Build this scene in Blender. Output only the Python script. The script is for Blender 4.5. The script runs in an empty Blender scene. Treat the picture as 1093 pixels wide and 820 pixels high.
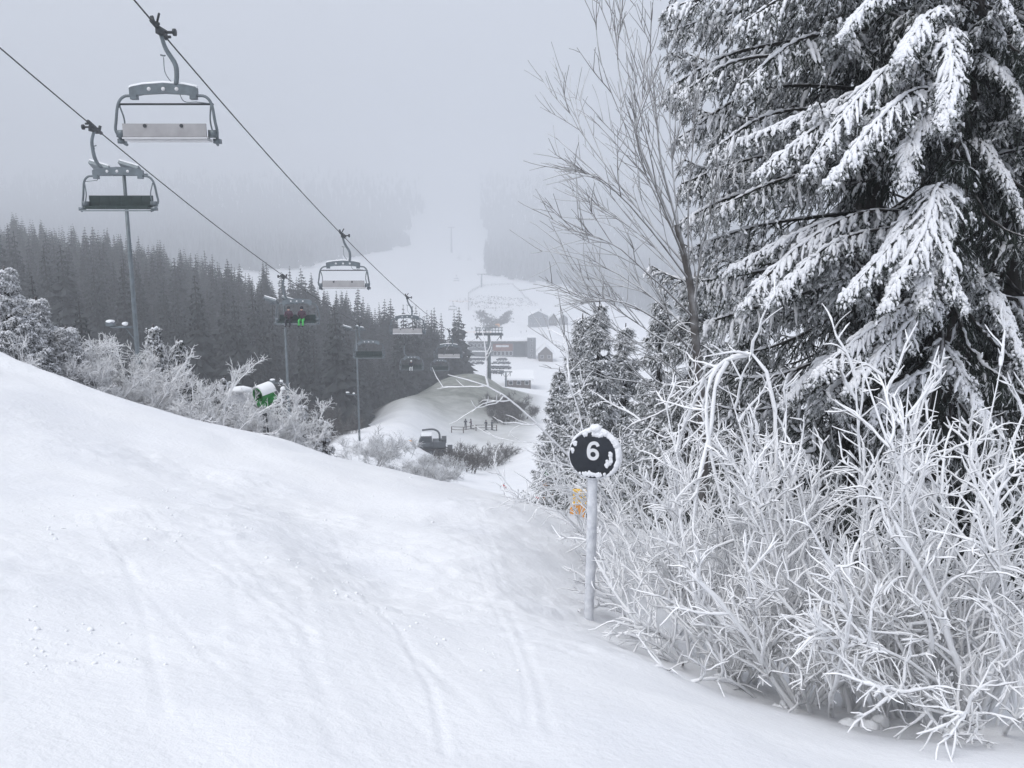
SKY_L, SUN_E, HAZE_D, EXPOSURE = 3.95, 1.5, 0.00130, 0.96
import bpy, math, random
import numpy as np
from mathutils import Vector, Matrix

random.seed(5)
RNG = np.random.default_rng(11)
scene = bpy.context.scene
COL = scene.collection
R = math.radians

# ------------------------------------------------------------------ camera
F = 911.0                      # focal length in photo pixels (1093 wide)
PITCH = R(9.96)
CP, SP = math.cos(PITCH), math.sin(PITCH)
cam_d = bpy.data.cameras.new('camera'); cam = bpy.data.objects.new('camera', cam_d); COL.objects.link(cam)
cam_d.sensor_width = 36.0; cam_d.lens = 36.0 * F / 1093.0
cam_d.clip_start = 0.05; cam_d.clip_end = 8000
cam.rotation_euler = (R(90) - PITCH, 0, 0)
scene.camera = cam

def ts(u, v):
    xc = (u - 546.5) / F; yc = (410.0 - v) / F
    k = CP + yc * SP
    return xc / k, (-SP + yc * CP) / k
def P(u, v, y):
    """world point seen at photo pixel (u, v) at distance y in front of the camera"""
    t, s = ts(u, v)
    return np.array([t * y, y, s * y])
def uv_of(x, y, z):
    d = y * CP - z * SP
    h = y * SP + z * CP
    return 546.5 + F * x / d, 410 - F * h / d

# ------------------------------------------------------------------ materials
def mat(name, col, rough=0.7, metal=0.0, noise=0.0, nscale=8.0, bump=0.0, bscale=60.0, col2=None, spec=0.5):
    m = bpy.data.materials.new(name); m.use_nodes = True
    nt = m.node_tree; b = nt.nodes['Principled BSDF']
    b.inputs['Roughness'].default_value = rough; b.inputs['Metallic'].default_value = metal
    b.inputs['Specular IOR Level'].default_value = spec
    b.inputs['Base Color'].default_value = (*col, 1)
    if noise > 0 or col2:
        tc = nt.nodes.new('ShaderNodeTexCoord')
        n = nt.nodes.new('ShaderNodeTexNoise'); n.inputs['Scale'].default_value = nscale; n.inputs['Detail'].default_value = 5
        nt.links.new(tc.outputs['Object'], n.inputs['Vector'])
        cr = nt.nodes.new('ShaderNodeValToRGB')
        cr.color_ramp.elements[0].position = 0.3; cr.color_ramp.elements[1].position = 0.7
        c2 = col2 if col2 else tuple(min(1, c * (1 + noise)) for c in col)
        c1 = col if col2 else tuple(c * (1 - noise) for c in col)
        cr.color_ramp.elements[0].color = (*c1, 1); cr.color_ramp.elements[1].color = (*c2, 1)
        nt.links.new(n.outputs['Fac'], cr.inputs['Fac']); nt.links.new(cr.outputs['Color'], b.inputs['Base Color'])
    if bump > 0:
        tc2 = nt.nodes.new('ShaderNodeTexCoord')
        n2 = nt.nodes.new('ShaderNodeTexNoise'); n2.inputs['Scale'].default_value = bscale; n2.inputs['Detail'].default_value = 4
        bp = nt.nodes.new('ShaderNodeBump'); bp.inputs['Strength'].default_value = bump; bp.inputs['Distance'].default_value = 0.02
        nt.links.new(tc2.outputs['Object'], n2.inputs['Vector'])
        nt.links.new(n2.outputs['Fac'], bp.inputs['Height']); nt.links.new(bp.outputs['Normal'], b.inputs['Normal'])
    return m

def crusted(name, under, top, lo, hi, nscale, namp=0.55, rough=0.8):
    """bark or needles that carry snow / rime on the sides that face up"""
    m = bpy.data.materials.new(name); m.use_nodes = True
    nt = m.node_tree; b = nt.nodes['Principled BSDF']; b.inputs['Roughness'].default_value = rough
    b.inputs['Specular IOR Level'].default_value = 0.25
    g = nt.nodes.new('ShaderNodeNewGeometry'); sx = nt.nodes.new('ShaderNodeSeparateXYZ')
    nt.links.new(g.outputs['Normal'], sx.inputs[0])
    n = nt.nodes.new('ShaderNodeTexNoise'); n.inputs['Scale'].default_value = nscale; n.inputs['Detail'].default_value = 3
    tc = nt.nodes.new('ShaderNodeTexCoord'); nt.links.new(tc.outputs['Object'], n.inputs['Vector'])
    ma = nt.nodes.new('ShaderNodeMath'); ma.operation = 'MULTIPLY_ADD'
    nt.links.new(n.outputs['Fac'], ma.inputs[0]); ma.inputs[1].default_value = namp * 2; ma.inputs[2].default_value = -namp
    ad = nt.nodes.new('ShaderNodeMath'); ad.operation = 'ADD'
    nt.links.new(ma.outputs[0], ad.inputs[0]); nt.links.new(sx.outputs['Z'], ad.inputs[1])
    mr = nt.nodes.new('ShaderNodeMapRange'); mr.interpolation_type = 'SMOOTHSTEP'
    mr.inputs['From Min'].default_value = lo; mr.inputs['From Max'].default_value = hi
    nt.links.new(ad.outputs[0], mr.inputs['Value'])
    mx = nt.nodes.new('ShaderNodeMix'); mx.data_type = 'RGBA'
    mx.inputs['A'].default_value = (*under, 1); mx.inputs['B'].default_value = (*top, 1)
    nt.links.new(mr.outputs['Result'], mx.inputs['Factor']); nt.links.new(mx.outputs['Result'], b.inputs['Base Color'])
    return m

M = {}
M['snow'] = mat('snow_cap', (0.84, 0.85, 0.87), 0.75, bump=0.35, bscale=45, spec=0.25)
M['bough_snow'] = mat('bough_snow', (0.82, 0.83, 0.86), 0.8, bump=0.5, bscale=40, spec=0.2)
M['needles'] = mat('spruce_needles', (0.030, 0.038, 0.032), 0.75, noise=0.5, nscale=3, spec=0.2)
M['rimed_needles'] = crusted('rimed_needles', (0.10, 0.11, 0.105), (0.62, 0.64, 0.66), -0.8, 0.8, 6, 0.8)
M['frost_needles'] = crusted('frost_needles', (0.20, 0.21, 0.21), (0.74, 0.75, 0.77), -0.9, 0.5, 6, 0.7)
M['bark'] = crusted('bark', (0.034, 0.030, 0.028), (0.6, 0.6, 0.62), 0.5, 1.1, 6, 0.6)
M['grey_bark'] = crusted('grey_bark', (0.09, 0.083, 0.08), (0.66, 0.67, 0.69), -0.1, 0.8, 5, 0.6)
M['twig_bark'] = crusted('twig_bark', (0.15, 0.145, 0.142), (0.68, 0.69, 0.71), -0.65, 0.6, 5, 0.6)
M['rime'] = crusted('rime', (0.09, 0.083, 0.08), (0.87, 0.875, 0.89), -1.0, -0.45, 7, 0.5)
M['thin_rime'] = crusted('thin_rime', (0.13, 0.125, 0.12), (0.7, 0.71, 0.73), -0.75, 0.15, 7, 0.6)
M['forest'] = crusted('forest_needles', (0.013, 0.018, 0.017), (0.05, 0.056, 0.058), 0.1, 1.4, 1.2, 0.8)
M['far_forest'] = mat('far_forest_needles', (0.016, 0.02, 0.02), 0.9)
M['brush'] = crusted('grey_brush', (0.05, 0.043, 0.038), (0.22, 0.215, 0.21), 0.0, 1.1, 0.8, 0.8)
M['galv'] = mat('galvanised_steel', (0.15, 0.175, 0.19), 0.5, 0.5, noise=0.15, nscale=5)
M['steel_dark'] = mat('dark_steel', (0.05, 0.055, 0.06), 0.55, 0.4)
M['rope'] = mat('steel_rope', (0.045, 0.047, 0.05), 0.6, 0.3)
M['teal'] = mat('dark_teal_cushion', (0.014, 0.030, 0.028), 0.6, noise=0.2, nscale=4)
M['beige'] = mat('beige_panel', (0.36, 0.352, 0.355), 0.65, noise=0.1, nscale=3)
M['white_panel'] = mat('pale_panel', (0.62, 0.62, 0.63), 0.6, noise=0.08, nscale=3)
M['black'] = mat('black_plate', (0.012, 0.016, 0.024), 0.45, noise=0.3, nscale=9)
M['white_paint'] = mat('white_paint', (0.72, 0.73, 0.75), 0.5, noise=0.05, nscale=10)
M['frost_pole'] = mat('frosted_pole', (0.50, 0.52, 0.56), 0.65, col2=(0.76, 0.77, 0.80), nscale=14, bump=0.3, bscale=40)
M['green'] = mat('green_paint', (0.025, 0.21, 0.05), 0.45, noise=0.2, nscale=5)
M['bright_green'] = mat('bright_green_cloth', (0.06, 0.42, 0.09), 0.8)
M['orange'] = mat('orange_padding', (0.72, 0.33, 0.08), 0.7, noise=0.12, nscale=6)
M['yellow'] = mat('yellow_padding', (0.78, 0.47, 0.06), 0.7, noise=0.12, nscale=6)
M['red'] = mat('red_paint', (0.55, 0.05, 0.06), 0.6)
M['glass'] = mat('dark_glass', (0.03, 0.037, 0.045), 0.12)
M['wood'] = mat('weathered_wood', (0.12, 0.10, 0.09), 0.8, noise=0.25, nscale=2)
M['grey_wall'] = mat('grey_cladding', (0.17, 0.18, 0.195), 0.8, noise=0.12, nscale=0.7)
M['pale_wall'] = mat('pale_render', (0.45, 0.44, 0.43), 0.85, noise=0.1, nscale=0.7)
M['rust_wall'] = mat('rust_red_cladding', (0.22, 0.11, 0.09), 0.85, noise=0.15, nscale=0.8)
M['machine'] = mat('machine_grey', (0.06, 0.07, 0.08), 0.5, noise=0.2, nscale=2)
M['rubber'] = mat('black_rubber', (0.02, 0.02, 0.022), 0.85)
M['dark_cloth'] = mat('dark_ski_wear', (0.02, 0.021, 0.03), 0.85)
M['plum_cloth'] = mat('dark_plum_jacket', (0.06, 0.03, 0.045), 0.85)
M['white_cloth'] = mat('white_ski_trousers', (0.62, 0.65, 0.66), 0.85)
M['skin'] = mat('skin', (0.5, 0.32, 0.25), 0.6)

# ------------------------------------------------------------------ geometry collector
class Geo:
    def __init__(self): self.v = []; self.q = []; self.t = []; self.qm = []; self.tm = []; self.n = 0
    def add(self, verts, faces, m=0):
        verts = np.asarray(verts, dtype=np.float64).reshape(-1, 3)
        faces = np.asarray(faces, dtype=np.int64)
        if len(faces) == 0: return
        if faces.shape[1] == 4:
            self.q.append(faces + self.n); self.qm.append(np.full(len(faces), m, np.int32))
        else:
            self.t.append(faces + self.n); self.tm.append(np.full(len(faces), m, np.int32))
        self.v.append(verts); self.n += len(verts)
    def box(self, c, size, m=0, rot=None):
        s = np.array(size) / 2
        b = np.array([[x, y, z] for z in (-1, 1) for y in (-1, 1) for x in (-1, 1)], float) * s
        if rot is not None: b = b @ np.array(rot.to_3x3()).T
        self.add(b + np.array(c), [[0, 2, 3, 1], [4, 5, 7, 6], [0, 1, 5, 4], [2, 6, 7, 3], [0, 4, 6, 2], [1, 3, 7, 5]], m)
    def tube(self, pts, rad, k=8, m=0, cap=True):
        pts = np.asarray(pts, float)
        if np.isscalar(rad): rad = np.full(len(pts), rad)
        tubes(self, pts[None], np.asarray(rad, float)[None], k, m)
        if cap:
            base = self.n - len(pts) * k
            for ring in (0, len(pts) - 1):
                idx = base + ring * k + np.arange(k)
                c = self.n
                self.v.append(pts[ring][None]); self.n += 1
                tri = np.stack([idx, np.roll(idx, -1), np.full(k, c)], 1)
                if ring == 0: tri = tri[:, ::-1]
                self.t.append(tri); self.tm.append(np.full(k, m, np.int32))
    def prism(self, poly, axis_from, axis_to, m=0):
        """poly: 3-D polygon (n,3) extruded by the vector axis_to-axis_from (convex, quad sides, fan caps)"""
        poly = np.asarray(poly, float); n = len(poly); d = np.array(axis_to, float) - np.array(axis_from, float)
        v = np.concatenate([poly, poly + d]); i = np.arange(n); j = np.roll(i, -1)
        self.add(v, np.stack([i, j, j + n, i + n], 1), m)
        tri = [[0, a + 1, a] for a in range(1, n - 1)]
        self.add(v, tri, m); self.add(v, [[n, n + a, n + a + 1] for a in range(1, n - 1)], m)
    def ball(self, c, r, m=0, seg=10, rings=6, amp=0.0, rng=None):
        th = np.linspace(0, np.pi, rings + 1); ph = np.arange(seg) / seg * 2 * np.pi
        T, Ph = np.meshgrid(th, ph, indexing='ij')
        v = np.stack([np.sin(T) * np.cos(Ph), np.sin(T) * np.sin(Ph), np.cos(T)], -1)
        if amp and rng is not None: v = v * (1 + amp * rng.standard_normal(v.shape[:2])[..., None])
        v[0] = v[0, 0]; v[-1] = v[-1, 0]
        v = v * np.array(r) + np.array(c)
        i, j = np.meshgrid(np.arange(rings), np.arange(seg), indexing='ij')
        a = i * seg + j; b = i * seg + (j + 1) % seg
        self.add(v.reshape(-1, 3), np.stack([a, a + seg, b + seg, b], -1).reshape(-1, 4), m)
    def mesh(self, name, mats, loc=(0, 0, 0), smooth=True):
        v = np.concatenate(self.v) - np.array(loc)
        q = np.concatenate(self.q) if self.q else np.zeros((0, 4), int)
        t = np.concatenate(self.t) if self.t else np.zeros((0, 3), int)
        mi = np.concatenate(self.qm + self.tm) if (self.qm or self.tm) else np.zeros(0, np.int32)
        me = bpy.data.meshes.new(name)
        me.vertices.add(len(v)); me.vertices.foreach_set('co', v.astype(np.float32).ravel())
        loops = np.concatenate([q.ravel(), t.ravel()]).astype(np.int32)
        me.loops.add(len(loops)); me.loops.foreach_set('vertex_index', loops)
        me.polygons.add(len(q) + len(t))
        st = np.concatenate([np.arange(len(q)) * 4, len(q) * 4 + np.arange(len(t)) * 3]).astype(np.int32)
        me.polygons.foreach_set('loop_start', st)
        me.polygons.foreach_set('material_index', mi.astype(np.int32))
        me.polygons.foreach_set('use_smooth', np.full(len(q) + len(t), smooth))
        for mm in mats: me.materials.append(M[mm] if isinstance(mm, str) else mm)
        me.update(calc_edges=True)
        return me
    def build(self, name, mats, parent=None, loc=(0, 0, 0), smooth=True):
        if isinstance(mats, str): mats = [mats]
        o = bpy.data.objects.new(name, self.mesh(name, mats, loc if parent is None else (0, 0, 0), smooth))
        COL.objects.link(o)
        if parent is not None: o.parent = parent
        else: o.location = loc
        return o

def tubes(geo, Pn, Rn, k=5, m=0):
    """batch of tubes: Pn (m,n,3), Rn (m,n)"""
    mm, n, _ = Pn.shape
    if mm == 0: return
    T = np.gradient(Pn, axis=1); T /= (np.linalg.norm(T, axis=2, keepdims=True) + 1e-9)
    mean = T.mean(1); ref = np.zeros_like(mean); ref[np.arange(mm), np.argmin(np.abs(mean), axis=1)] = 1
    N = ref[:, None] - (ref[:, None] * T).sum(2, keepdims=True) * T
    N /= (np.linalg.norm(N, axis=2, keepdims=True) + 1e-9)
    B = np.cross(T, N)
    a = np.arange(k) / k * 2 * np.pi
    V = Pn[:, :, None] + Rn[:, :, None, None] * (np.cos(a)[:, None] * N[:, :, None] + np.sin(a)[:, None] * B[:, :, None])
    i = np.arange(mm)[:, None, None] * (n * k); r = np.arange(n - 1)[None, :, None] * k; c = np.arange(k)[None, None]
    c2 = (c + 1) % k
    f = np.stack([i + r + c, i + r + c2, i + r + k + c2, i + r + k + c], -1).reshape(-1, 4)
    geo.add(V.reshape(-1, 3), f, m)

def unit(a): return a / (np.linalg.norm(a, axis=-1, keepdims=True) + 1e-9)
def grow(start, d, length, n, rng, wig=0.1, grav=0.0, zgoal=None):
    """curves (m,n,3) that start at START along D; grav bends them down (up if negative)"""
    m = len(start); p = start.copy(); d = unit(d.copy()); out = [p.copy()]
    L = np.broadcast_to(np.asarray(length, float), (m,)) / (n - 1)
    g = np.broadcast_to(np.asarray(grav, float), (m,)) / (n - 1)
    for _ in range(n - 1):
        d = d + wig * rng.standard_normal((m, 3)); d[:, 2] -= g
        d = unit(d); p = p + d * L[:, None]; out.append(p.copy())
    return np.stack(out, 1)
def sample(Pn, s):
    """points and tangents at parameters s (m,c) on curves (m,n,3)"""
    m, n, _ = Pn.shape; x = np.clip(s, 0, 0.9999) * (n - 1); i = x.astype(int); f = (x - i)[..., None]
    a = Pn[np.arange(m)[:, None], i]; b = Pn[np.arange(m)[:, None], i + 1]
    return a * (1 - f) + b * f, unit(b - a)
def samp_r(Rn, s):
    m, n = Rn.shape; x = np.clip(s, 0, 0.9999) * (n - 1); i = x.astype(int); f = x - i
    return Rn[np.arange(m)[:, None], i] * (1 - f) + Rn[np.arange(m)[:, None], i + 1] * f
def resample(pts, n):
    pts = np.asarray(pts, float); k = len(pts)
    # Catmull-Rom through the points
    e = np.concatenate([[2 * pts[0] - pts[1]], pts, [2 * pts[-1] - pts[-2]]])
    x = np.linspace(0, k - 1 - 1e-6, n); i = x.astype(int); f = (x - i)[:, None]
    p0, p1, p2, p3 = e[i], e[i + 1], e[i + 2], e[i + 3]
    return 0.5 * ((2 * p1) + (-p0 + p2) * f + (2 * p0 - 5 * p1 + 4 * p2 - p3) * f ** 2 + (-p0 + 3 * p1 - 3 * p2 + p3) * f ** 3)

# ------------------------------------------------------------------ tags
def tag(o, label=None, cat=None, group=None, kind=None):
    if label: o['label'] = label
    if cat: o['category'] = cat
    if group: o['group'] = group
    if kind: o['kind'] = kind
    return o
def empty(name, loc, rz=0.0, label=None, cat=None, group=None):
    o = bpy.data.objects.new(name, None); COL.objects.link(o); o.location = loc; o.rotation_euler = (0, 0, rz)
    o.empty_display_size = 0.2
    return tag(o, label, cat, group)
def copy_tree(o, parent=None):
    c = o.copy(); COL.objects.link(c); c.parent = parent
    for ch in list(o.children): copy_tree(ch, c)
    return c

# ------------------------------------------------------------------ noise
def _hash(ix, iy, seed):
    h = (ix * 374761393 + iy * 668265263 + seed * 982451653) & 0xFFFFFFFF
    h = ((h ^ (h >> 13)) * 1274126177) & 0xFFFFFFFF
    return ((h ^ (h >> 16)) & 0xFFFF) / 65535.0
def vnoise(x, y, seed=0):
    ix = np.floor(x).astype(np.int64); iy = np.floor(y).astype(np.int64); fx = x - ix; fy = y - iy
    fx = fx * fx * (3 - 2 * fx); fy = fy * fy * (3 - 2 * fy)
    a = _hash(ix, iy, seed); b = _hash(ix + 1, iy, seed); c = _hash(ix, iy + 1, seed); d = _hash(ix + 1, iy + 1, seed)
    return (a * (1 - fx) + b * fx) * (1 - fy) + (c * (1 - fx) + d * fx) * fy - 0.5
def fbm(x, y, seed=0, oct=4):
    r = 0; a = 1.0
    for o in range(oct):
        r = r + a * vnoise(x * 2 ** o + 17.3 * o, y * 2 ** o - 9.1 * o, seed + o); a *= 0.5
    return r
def sstep(a, b, x):
    t = np.clip((x - a) / (b - a), 0, 1); return t * t * (3 - 2 * t)

# ------------------------------------------------------------------ terrain
class TPS:
    def __init__(self, X, V, lam=0.0):
        X = np.asarray(X, float); V = np.asarray(V, float); n = len(X); self.X = X
        K = self.k(np.linalg.norm(X[:, None] - X[None], axis=2)) + lam * np.eye(n)
        Q = np.concatenate([np.ones((n, 1)), X], 1); A = np.zeros((n + 3, n + 3))
        A[:n, :n] = K; A[:n, n:] = Q; A[n:, :n] = Q.T
        self.w = np.linalg.solve(A, np.concatenate([V, np.zeros(3)]))
    @staticmethod
    def k(r): return np.where(r > 1e-9, r * r * np.log(np.maximum(r, 1e-9)), 0)
    def __call__(self, x, y):
        sh = np.shape(x); x = np.ravel(x); y = np.ravel(y); out = self.w[-3] + self.w[-2] * x + self.w[-1] * y
        for (a, b), w in zip(self.X, self.w[:-3]):
            out = out + w * self.k(np.hypot(x - a, y - b))
        return out.reshape(sh)
near = [(0, 0, -1.6), (0, -6, -0.5), (-10, -4, 0.8), (8, -5, -1.9), (-16, 4, 0.4), (9, 3, -3.7), (0, 1.6, -1.93), (-20, 12, -0.4), (-14, 15.6, -1.55)]
for (u, v, y) in [(0, 386, 15.5), (45, 404, 15.8), (90, 425, 16), (200, 455, 16), (300, 472, 16), (360, 486, 16), (420, 500, 15.8), (480, 514, 15.5), (540, 529, 14.5),
                  (0, 425, 22), (100, 462, 22), (200, 492, 22), (360, 520, 22), (480, 534, 23), (560, 540, 24), (620, 560, 20),
                  (546, 820, 3.3), (0, 820, 2.7), (1093, 820, 4.6), (300, 600, 6.6), (150, 500, 10.4), (480, 548, 11.3), (565, 556, 11.2), (600, 606, 9.1),
                  (627, 657, 7.8), (730, 705, 6.9), (800, 737, 6.3), (910, 767, 5.8), (1093, 793, 5.2),
                  (700, 648, 10), (900, 716, 8.1), (1093, 756, 7.0), (650, 560, 15), (900, 610, 13), (1093, 640, 12), (900, 540, 22)]:
    p = P(u, v, y); near.append(tuple(p))
NEAR = TPS([(a, b) for a, b, c in near], [c for a, b, c in near], lam=0.15)
YM = ([0, 430, 560, 680, 880, 1100, 1500, 1900], [0, 430, 660, 980, 1500, 2250, 3100, 3900])
def ymap(y): return float(np.interp(y, *YM))
far = []
for u, col in {
    -500: [(20, 430), (40, 420), (90, 390), (130, 370), (200, 320), (300, 280), (400, 262), (470, 290), (600, 290), (800, 255), (1100, 200), (1600, 150)],
    0:   [(20, 440), (40, 450), (70, 445), (130, 405), (200, 355), (310, 308), (400, 283), (470, 305), (600, 315), (800, 262), (1100, 215), (1500, 165), (1900, 135)],
    200: [(21, 495), (40, 470), (70, 478), (130, 445), (200, 388), (290, 340), (365, 318), (450, 335), (600, 320), (800, 265), (1100, 215), (1500, 165), (1900, 135)],
    310: [(22, 515), (40, 510), (62, 489), (100, 475), (130, 458), (200, 412), (280, 362), (380, 372), (600, 316), (800, 272), (1100, 222), (1500, 165), (1900, 135)],
    380: [(22, 524), (45, 515), (90, 471), (115, 462), (150, 456), (200, 430), (270, 378), (360, 378), (600, 316), (800, 276), (1100, 225), (1500, 168), (1900, 138)],
    430: [(23, 530), (45, 525), (90, 482), (130, 448), (155, 425), (180, 424), (215, 436), (270, 392), (350, 388), (600, 318), (800, 282), (1100, 232), (1500, 168), (1900, 138)],
    470: [(23, 535), (45, 530), (90, 500), (130, 478), (165, 432), (195, 401), (220, 408), (270, 402), (350, 391), (430, 380), (560, 340), (680, 312), (880, 276), (1100, 238), (1500, 170), (1900, 140)],
    520: [(23, 542), (45, 538), (90, 512), (130, 490), (165, 440), (195, 403), (225, 409), (280, 407), (350, 391), (430, 381), (560, 343), (680, 310), (880, 276), (1100, 238), (1500, 170), (1900, 140)],
    560: [(23, 546), (45, 540), (90, 512), (130, 478), (165, 448), (200, 430), (260, 414), (350, 392), (430, 382), (560, 346), (680, 312), (880, 278), (1100, 240), (1500, 170), (1900, 140)],
    600: [(23, 556), (45, 535), (90, 505), (130, 475), (200, 440), (260, 418), (350, 396), (430, 384), (560, 348), (680, 315), (880, 282), (1100, 240), (1500, 170), (1900, 140)],
    750: [(23, 570), (50, 535), (90, 500), (150, 460), (260, 410), (430, 370), (560, 345), (800, 300), (1100, 240), (1500, 170), (1900, 140)],
    1093: [(23, 570), (50, 530), (90, 490), (150, 440), (260, 390), (430, 355), (560, 335), (800, 295), (1100, 240), (1500, 170), (1900, 140)],
    1500: [(23, 560), (50, 520), (90, 470), (150, 420), (260, 370), (430, 335), (560, 315), (800, 285), (1100, 240), (1500, 170), (1900, 140)]}.items():
    for (y, v) in col:
        t, _ = ts(u, 300); s = ts(u, v)[1]; far.append((t * 3.0, math.log(ymap(y)), s))
FAR = TPS([(a, b) for a, b, c in far], [c for a, b, c in far], lam=0.002)

TRACKS = []
trng = np.random.default_rng(3)
for i in range(18):
    u0 = trng.uniform(60, 520); v0 = trng.uniform(520, 620)
    du = trng.uniform(20, 210); dv = trng.uniform(120, 260); bow = trng.uniform(-40, 60)
    pts = []
    for k in range(7):
        f = k / 6
        u = u0 + du * f + bow * f * (1 - f) * 2; v = min(v0 + dv * f, 812)
        t, s = ts(u, v); y = 1.6 / (-s - (0.21 + 0.19 * t)); pts.append((t * y, y))
    TRACKS.append((resample(np.array([(a, b, 0) for a, b in pts]), 24)[:, :2], trng.uniform(0.02, 0.04), trng.uniform(0.003, 0.011)))

def terrain(x, y, detail=True):
    x = np.asarray(x, float); y = np.asarray(y, float); sh = x.shape; x = x.ravel(); y = y.ravel()
    r = np.hypot(x, y); th = np.arctan2(x, y); tc = np.clip(th, -R(50), R(50))
    ye = r * np.cos(tc); te = np.tan(tc)
    w = sstep(17.0, 23.0, ye)
    z = np.zeros_like(x)
    nm = w < 1
    if nm.any():
        xx = np.clip(x[nm], -26, 26); yy = np.clip(y[nm], -16, 26); z[nm] = NEAR(xx, yy) * (1 - w[nm])
    fm = w > 0
    if fm.any():
        lo = np.log(np.clip(ye[fm], 16, 3900)); zf = FAR(te[fm] * 3, lo) * ye[fm]
        back = sstep(R(80), R(150), np.abs(th[fm])); zf = zf * (1 - back) + (-1.6 + 0.1 * np.minimum(r[fm], 300)) * back
        zf = zf + fbm(x[fm] / 40, y[fm] / 40, 5) * np.clip(ye[fm] / 100, 0, 2.5) * 1.0 + fbm(x[fm] / 7, y[fm] / 7, 9, 3) * 0.25
        z[fm] += zf * w[fm]
    if detail:
        m = (ye < 24)
        xn, yn = x[m], y[m]; fade = 1 - sstep(17, 24, ye[m])
        d = fbm(xn / 2.6 + 3, yn / 2.6, 21, 3) * 0.15 + fbm(xn / 0.9, yn / 0.9, 31, 3) * 0.045
        a, b = xn * 0.76 - yn * 0.65, xn * 0.65 + yn * 0.76       # slid-over snow streaks run down the fall line
        d += fbm(a / 0.42, b / 2.6, 41, 3) * 0.05 * sstep(-0.15, 0.25, fbm(xn / 3.0, yn / 3.0, 77, 2))
        sc = sstep(0.02, 0.30, fbm(xn / 2.2 + 11, yn / 2.2, 88, 3))
        rid = 1 - np.abs(fbm(a / 0.22, b / 0.75, 91, 3)) * 2.2
        d += sc * (0.020 * rid + 0.022 * fbm(xn / 0.16, yn / 0.16, 93, 2))
        d += 0.010 * fbm(a / 0.10, b / 1.2, 95, 2) * sstep(-0.1, 0.3, fbm(xn / 1.7, yn / 1.7, 97, 2))
        # trough scraped by skiers, and the low ridge beyond it
        gx, gy = P(372, 585, 7.6)[:2]; ax = np.array([0.35, -0.94]); px = (xn - gx); py = (yn - gy)
        al = px * ax[0] + py * ax[1]; ac = px * 0.94 + py * 0.35
        d -= 0.17 * np.exp(-(ac / 0.7) ** 2 - (al / 2.2) ** 2); d += 0.09 * np.exp(-((ac - 1.3) / 0.6) ** 2 - (al / 2.6) ** 2)
        gx, gy = P(490, 545, 11.3)[:2]
        d += 0.16 * np.exp(-((xn - gx) / 0.9) ** 2 - ((yn - gy) / 0.8) ** 2)
        # soft roll near the left crest
        gx, gy = P(45, 412, 14.6)[:2]
        d += 0.22 * np.exp(-((xn - gx) / 3.0) ** 2 - ((yn - gy) / 0.8) ** 2)
        for pts, wd, dep in TRACKS:
            near_m = (xn > pts[:, 0].min() - .5) & (xn < pts[:, 0].max() + .5) & (yn > pts[:, 1].min() - .5) & (yn < pts[:, 1].max() + .5)
            if not near_m.any(): continue
            X = xn[near_m]; Y = yn[near_m]; best = np.full(len(X), 9.0)
            for q in range(len(pts) - 1):
                e = pts[q + 1] - pts[q]; L = e @ e + 1e-9
                tt = np.clip(((X - pts[q, 0]) * e[0] + (Y - pts[q, 1]) * e[1]) / L, 0, 1)
                best = np.minimum(best, np.hypot(X - pts[q, 0] - tt * e[0], Y - pts[q, 1] - tt * e[1]))
            d[near_m] += 0.42 * dep * (-np.exp(-(best / wd) ** 2) + 0.55 * np.exp(-((best - 2.0 * wd) / wd) ** 2))
        z[m] += d * fade
        # crumbled edge of the groomed snow below the shrubs
    return z.reshape(sh)
def ground(x, y): return float(terrain(np.array([x]), np.array([y]))[0])
# ------------------------------------------------------------------ ground sheet
rr = np.concatenate([np.geomspace(0.25, 2.0, 40, endpoint=False), np.geomspace(2.0, 20, 480, endpoint=False), np.geomspace(20, 60, 90, endpoint=False), np.geomspace(60, 3850, 270)])
aa = np.concatenate([np.linspace(-180, -48, 50, endpoint=False), np.linspace(-48, 48, 560, endpoint=False), np.linspace(48, 180, 50, endpoint=False)]) * math.pi / 180
RR, AA = np.meshgrid(rr, aa, indexing='ij'); GX = RR * np.sin(AA); GY = RR * np.cos(AA)
GZ = terrain(GX, GY)
nr, na = RR.shape
g = Geo()
i, j = np.meshgrid(np.arange(nr - 1), np.arange(na), indexing='ij'); j2 = (j + 1) % na
g.add(np.stack([GX, GY, GZ], -1).reshape(-1, 3), np.stack([i * na + j, (i + 1) * na + j, (i + 1) * na + j2, i * na + j2], -1).reshape(-1, 4))
c = g.n; g.v.append(np.array([[0, 0, terrain(np.array([0.0]), np.array([0.0]))[0]]])); g.n += 1
k = np.arange(na); g.t.append(np.stack([k, (k + 1) % na, np.full(na, c)], 1)); g.tm.append(np.zeros(na, np.int32))

# what lies on the ground: bare forest floor on the wooded flank, thin snow over grass on the knoll
U, V = uv_of(GX, np.maximum(GY, 0.5), GZ)
T = GX / np.maximum(GY, 0.5)
def forest_mask(x, y):
    t = x / np.maximum(y, 1.0)
    u = 546.5 + t * 915
    edge = np.interp(y, [60, 95, 115, 150, 175, 200, 250, 300, 360, 480], [330, 352, 360, 392, 430, 470, 492, 470, 400, 260])
    inside = sstep(8, -8, u - edge - 10 * fbm(x / 9, y / 9, 51, 3)) * sstep(66, 90, y - 0.05 * x) * sstep(520, 470, y)
    return inside
bare = np.where(GY > 20, forest_mask(GX, GY), 0.0)
grass = np.where((GY > 100) & (GY < 236), sstep(375, 420, 546.5 + T * 915) * sstep(590, 550, 546.5 + T * 915) * sstep(112, 185, GY + 14 * fbm(GX / 8, GY / 8, 61, 3)), 0.0)
bare = np.concatenate([bare.ravel(), [0]]); grass = np.concatenate([grass.ravel(), [0]])

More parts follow.
